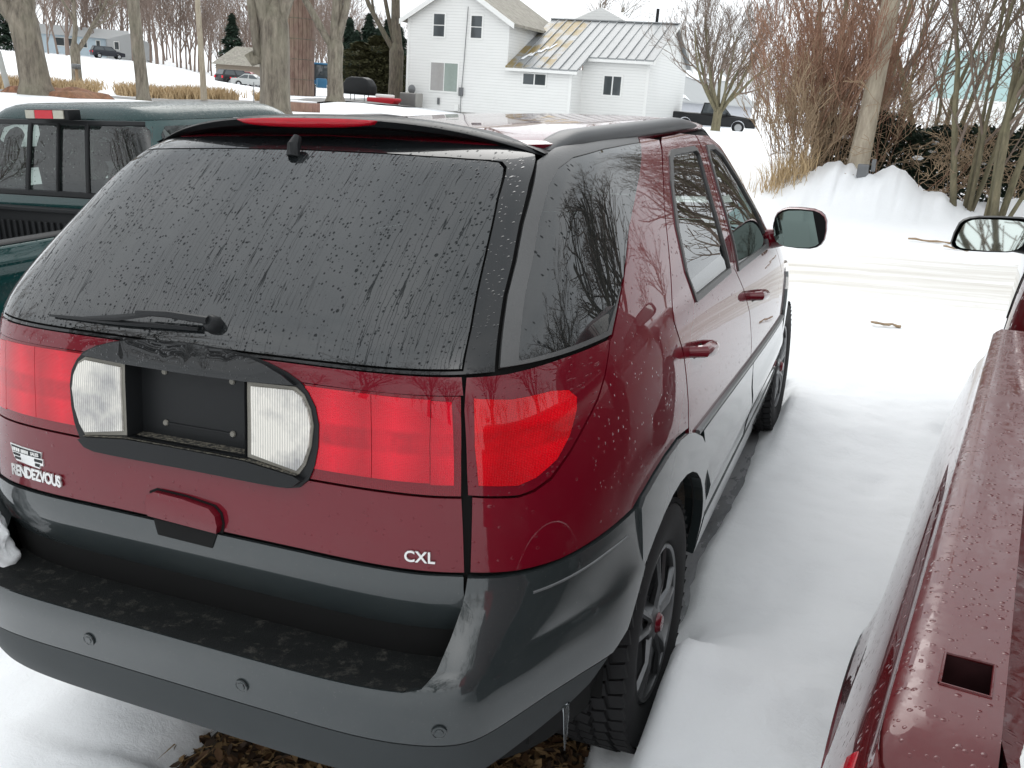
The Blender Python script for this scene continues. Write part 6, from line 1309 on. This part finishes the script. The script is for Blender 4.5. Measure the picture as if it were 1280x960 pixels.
# ------------------------------------------------------------------ parked cars in the background
def bg_car(kind, col, loc, rz, label, scale=1.0, group='cars parked in the distance', detail=False):
    e = empty({'pickup': 'pickup_truck', 'suv': 'sport_utility_vehicle'}.get(kind, 'sedan'), loc, rz); tag(e, label, 'truck' if kind == 'pickup' else 'car', group)
    mt = paint(kind + '_paint', col, rough=.4, use='obj', coat=.5); lowh = {'sedan': .92, 'suv': 1.10, 'pickup': 1.15}[kind]; L = {'sedan': 4.6, 'suv': 4.6, 'pickup': 5.8}[kind]; W = {'sedan': 1.75, 'suv': 1.85, 'pickup': 1.98}[kind]; wr = {'sedan': .31, 'suv': .35, 'pickup': .39}[kind]; h = {'sedan': 1.42, 'suv': 1.72, 'pickup': 1.86}[kind]
    ax_ = (-L * .30, L * .31); z0 = wr * .75
    def arch_pts():
        pts = []
        for c in ax_:
            pts += [(c - math.cos(t) * wr * 1.18, wr + math.sin(t) * wr * 1.18) for t in [math.pi * k / 8 for k in range(9)]]
        return pts
    top = {'sedan': [(L / 2, .62), (L / 2 - .05, .72), (L * .22, lowh), (-L * .28, lowh + .02), (-L / 2 + .05, lowh - .02), (-L / 2, .6)], 'suv': [(L / 2, .7), (L / 2 - .06, .9), (L * .26, lowh), (-L / 2 + .04, lowh), (-L / 2, .7)], 'pickup': [(L / 2, .75), (L / 2 - .05, 1.0), (L * .24, lowh), (-L / 2 + .03, lowh), (-L / 2, .75)]}[kind]
    poly = [(-L / 2 + .02, z0 + .1)] + arch_pts() + [(L / 2 - .02, z0 + .1)] + top
    # polygons in (length, z); extruded across the width
    Rm = Matrix.Rotation(R(90), 4, 'Z')
    MB().prism(poly, -W / 2, W / 2).build('body', mt, e, bevel=.05)
    gh_ = {'sedan': [(L * .20, lowh - .02), (L * .05, h), (-L * .17, h), (-L * .33, lowh)], 'suv': [(L * .24, lowh - .02), (L * .10, h), (-L * .42, h), (-L * .48, lowh)], 'pickup': [(L * .22, lowh - .02), (L * .10, h), (-L * .10, h), (-L * .13, lowh)]}[kind]
    m = MB()
    for s in (-1, 1):
        for i, (x, z) in enumerate(gh_): m.v.append((x, s * (W / 2 - (.06 if z < h - .1 else .20)), z))
    m.f = [(3, 2, 1, 0), (4, 5, 6, 7), (1, 2, 6, 5), (0, 1, 5, 4), (2, 3, 7, 6)]; cb = m.build('cabin', mt, e, bevel=.04)
    for s in (-1, 1):
        q = [(x * .90 + (gh_[0][0] + gh_[3][0]) / 2 * .10, s * (W / 2 - (.065 if z < h - .1 else .185) + .012), z + (.05 if z < h - .1 else -.09)) for x, z in gh_]
        for t0, t1 in ((0, .47), (.53, 1)):
            lo0 = V(q[3]).lerp(V(q[0]), t0); lo1 = V(q[3]).lerp(V(q[0]), t1); hi0 = V(q[2]).lerp(V(q[1]), t0); hi1 = V(q[2]).lerp(V(q[1]), t1); mesh_obj('side_window', [lo0, lo1, hi1, hi0], [(0, 1, 2, 3)], M['pane'], e, smooth=False)
    for a, b in ((0, 1), (3, 2)):
        sg = .02 if a == 0 else -.02; qv = [(gh_[a][0] + sg, -W / 2 + .16, gh_[a][1] + .06), (gh_[a][0] + sg, W / 2 - .16, gh_[a][1] + .06), (gh_[b][0] + sg + .02 * (1 if a == 0 else -1), W / 2 - .27, gh_[b][1] - .07), (gh_[b][0] + sg + .02 * (1 if a == 0 else -1), -W / 2 + .27, gh_[b][1] - .07)]; mesh_obj('windscreen' if a == 0 else 'rear_window', qv, [(0, 1, 2, 3)], M['pane'], e, smooth=False)
    for c in ax_:
        for s in (-1, 1):
            wo = MB().lathe([(wr * .62, s * .10), (wr * .98, s * .09), (wr, 0), (wr * .98, -s * .09), (.05, -s * .09)], 20, 'y', (c, s * (W / 2 - .10), wr), closed=False).build('wheel', M['rubber'], e)
            MB().lathe([(.0001, s * .09), (wr * .2, s * .095), (wr * .62, s * .08), (wr * .64, s * .10)], 16, 'y', (c, s * (W / 2 - .10), wr), closed=False).build('rim', M['alloy'], wo)
    for s in (-1, 1):
        MB().box((-L / 2 + .03, s * (W / 2 - .12), .90 if kind != 'pickup' else .95), (.12, .22, .26 if kind != 'sedan' else .14)).build('tail_lamp', M['lens_red'], e); MB().box((L / 2 - .07, s * (W / 2 - .25), .72 if kind != 'pickup' else .92), (.10, .36, .16)).build('headlamp', M['white_plastic'], e)
    if kind == 'pickup':
        MB().box((-L * .32, 0, lowh + .004), (L * .33, W - .28, .02)).build('bed_cover', M['black'], e); MB().box((L / 2 + .02, 0, .52), (.16, W - .1, .24)).build('front_bumper', M['chrome'], e, bevel=.03)
        for s in (-1, 1): MB().box((L * .17, s * (W / 2 + .06), 1.22), (.12, .16, .2)).build('wing_mirror', M['black'], e, bevel=.03)
    e.scale = (scale,) * 3; return e
def car_at(kind, col, a, r, heading, label, **k): return bg_car(kind, col, spot(a, r, .02), R(heading), label, **k)
car_at('pickup', (.006, .0065, .0075), -11.9, 66, 12, 'black pickup truck parked in front of the long white barn', detail=True)
car_at('sedan', (.62, .63, .62), -32.2, 124, 200, 'white sedan parked beyond the covered grill')
car_at('sedan', (.30, .36, .38), -33.2, 132, 205, 'silver-blue sedan partly behind the four-limbed tree')
car_at('suv', (.03, .035, .045), -31.0, 118, 205, 'dark sport utility vehicle nearest the white house corner')
car_at('suv', (.02, .022, .03), -46.3, 158, 60, 'black vehicle parked by the pale blue ranch house')
car_at('sedan', (.42, .43, .42), -38.7, 112, 20, 'silver sedan parked before the brown bungalow')
car_at('suv', (.22, .02, .03), -39.0, 120, 24, 'dark red vehicle behind the silver sedan')
car_at('suv', (.02, .02, .022), -39.6, 116, 70, 'black vehicle seen end-on left of the silver sedan')
# blue tractor between the silo and the tree
tr = empty('tractor', spot(-34.95, 78), R(-50)); tag(tr, 'blue tractor with a cab between the silo and the four-limbed tree', 'tractor'); M['blue'] = plain('blue_enamel', (.05, .17, .30), .4)
MB().box((.9, 0, 1.05), (1.7, .7, .7)).build('hood', M['blue'], tr, bevel=.06); MB().box((-.5, 0, 1.75), (1.1, 1.2, 1.4)).build('cab', M['pane'], tr, bevel=.08); MB().box((-.5, 0, 2.5), (1.3, 1.4, .14)).build('cab_roof', M['blue'], tr, bevel=.04); MB().box((-.55, 0, 1.1), (1.3, 1.5, .35)).build('fender', M['blue'], tr, bevel=.08)
for x, rdd, yw in ((-.6, .72, .8), (1.3, .42, .62)):
    for s in (-1, 1): MB().lathe([(rdd * .5, .16), (rdd, .14), (rdd, -.14), (rdd * .5, -.16)], 18, 'y', (x, s * yw, rdd)).build('wheel', M['rubber'], tr)
# ------------------------------------------------------------------ leaf litter under the rear bumper
def leaves():
    rr = random.Random(4); v = []; f = []; fm = []
    cand = [(rr.uniform(-.95, .95), rr.uniform(-1.25, .5)) for _ in range(15000)]; cw = [LOT @ V((a, b, 0)) for a, b in cand]; dep = snow_depth(np.array([p.x for p in cw]), np.array([p.y for p in cw]))
    for i, (lx, ly) in enumerate([c for c, d in zip(cand, dep) if d < -.01 or (d < .02 and rr.random() < .12)]):
        z = rr.random() ** 2 * .035 - .05; s = .008 + .020 * rr.random() ** 1.5; n = V((rr.gauss(0, .5), rr.gauss(0, .5), 1)).normalized(); a = n.cross(V((math.cos(i), math.sin(i), .1))).normalized(); c = n.cross(a); p = V((lx, ly, z)); b = len(v); cu = n * s * rr.uniform(-.1, .3)
        v += [p - a * s, p - a * s * .3 + c * s * .5 + cu, p + a * s * .5 + c * s * .35 + cu, p + a * s * 1.1, p + a * s * .4 - c * s * .4 + cu, p - a * s * .4 - c * s * .5 + cu, p]
        for q in ((0, 1, 6), (1, 2, 6), (2, 3, 6), (3, 4, 6), (4, 5, 6), (5, 0, 6)): f.append(tuple(b + k for k in q)); fm.append(i % 3)
        if i % 9 == 0:
            b = len(v); d = V((math.cos(i * 1.7), math.sin(i * 1.7), rr.uniform(-.1, .2))) * (.04 + .06 * rr.random()); w = V((-d.y, d.x, 0)).normalized() * .003; v += [p - w + V((0, 0, .012)), p + w + V((0, 0, .012)), p + d + V((0, 0, .014))]; f.append((b, b + 1, b + 2)); fm.append(2)
    o = mesh_obj('dead_leaves', v, f, None, None, False, [plain('leaf_brown', (.10, .055, .028), .8), plain('leaf_dark', (.045, .028, .018), .75), plain('leaf_tan', (.24, .155, .075), .8)], fm); tag(o, 'brown dead leaves on the bare ground under the rear bumper', 'leaves', kind='stuff'); return o
LOT_THINGS.append(leaves())

# ribbed white plastic at the inner edge of the red pickup's bed
wp_ = MB()
for k in range(9): wp_.lathe([(.018, -.004), (.024, -.002), (.024, .002), (.018, .004)], 14, 'y', (0, .009 * k, 0))
wp_.lathe([(.019, 0), (.019, .08)], 14, 'y', closed=False)
wpo = wp_.build('plastic_hose', M['white_plastic'], None, 40); wpo.location = (1.598, -1.50, 1.215); wpo.rotation_euler = (R(4), 0, R(-14)); tag(wpo, 'ribbed white plastic hose end on the red pickup bed, bottom right corner', 'hose'); LOT_THINGS.append(wpo)
for o in LOT_THINGS: o.matrix_basis = LOT @ o.matrix_basis
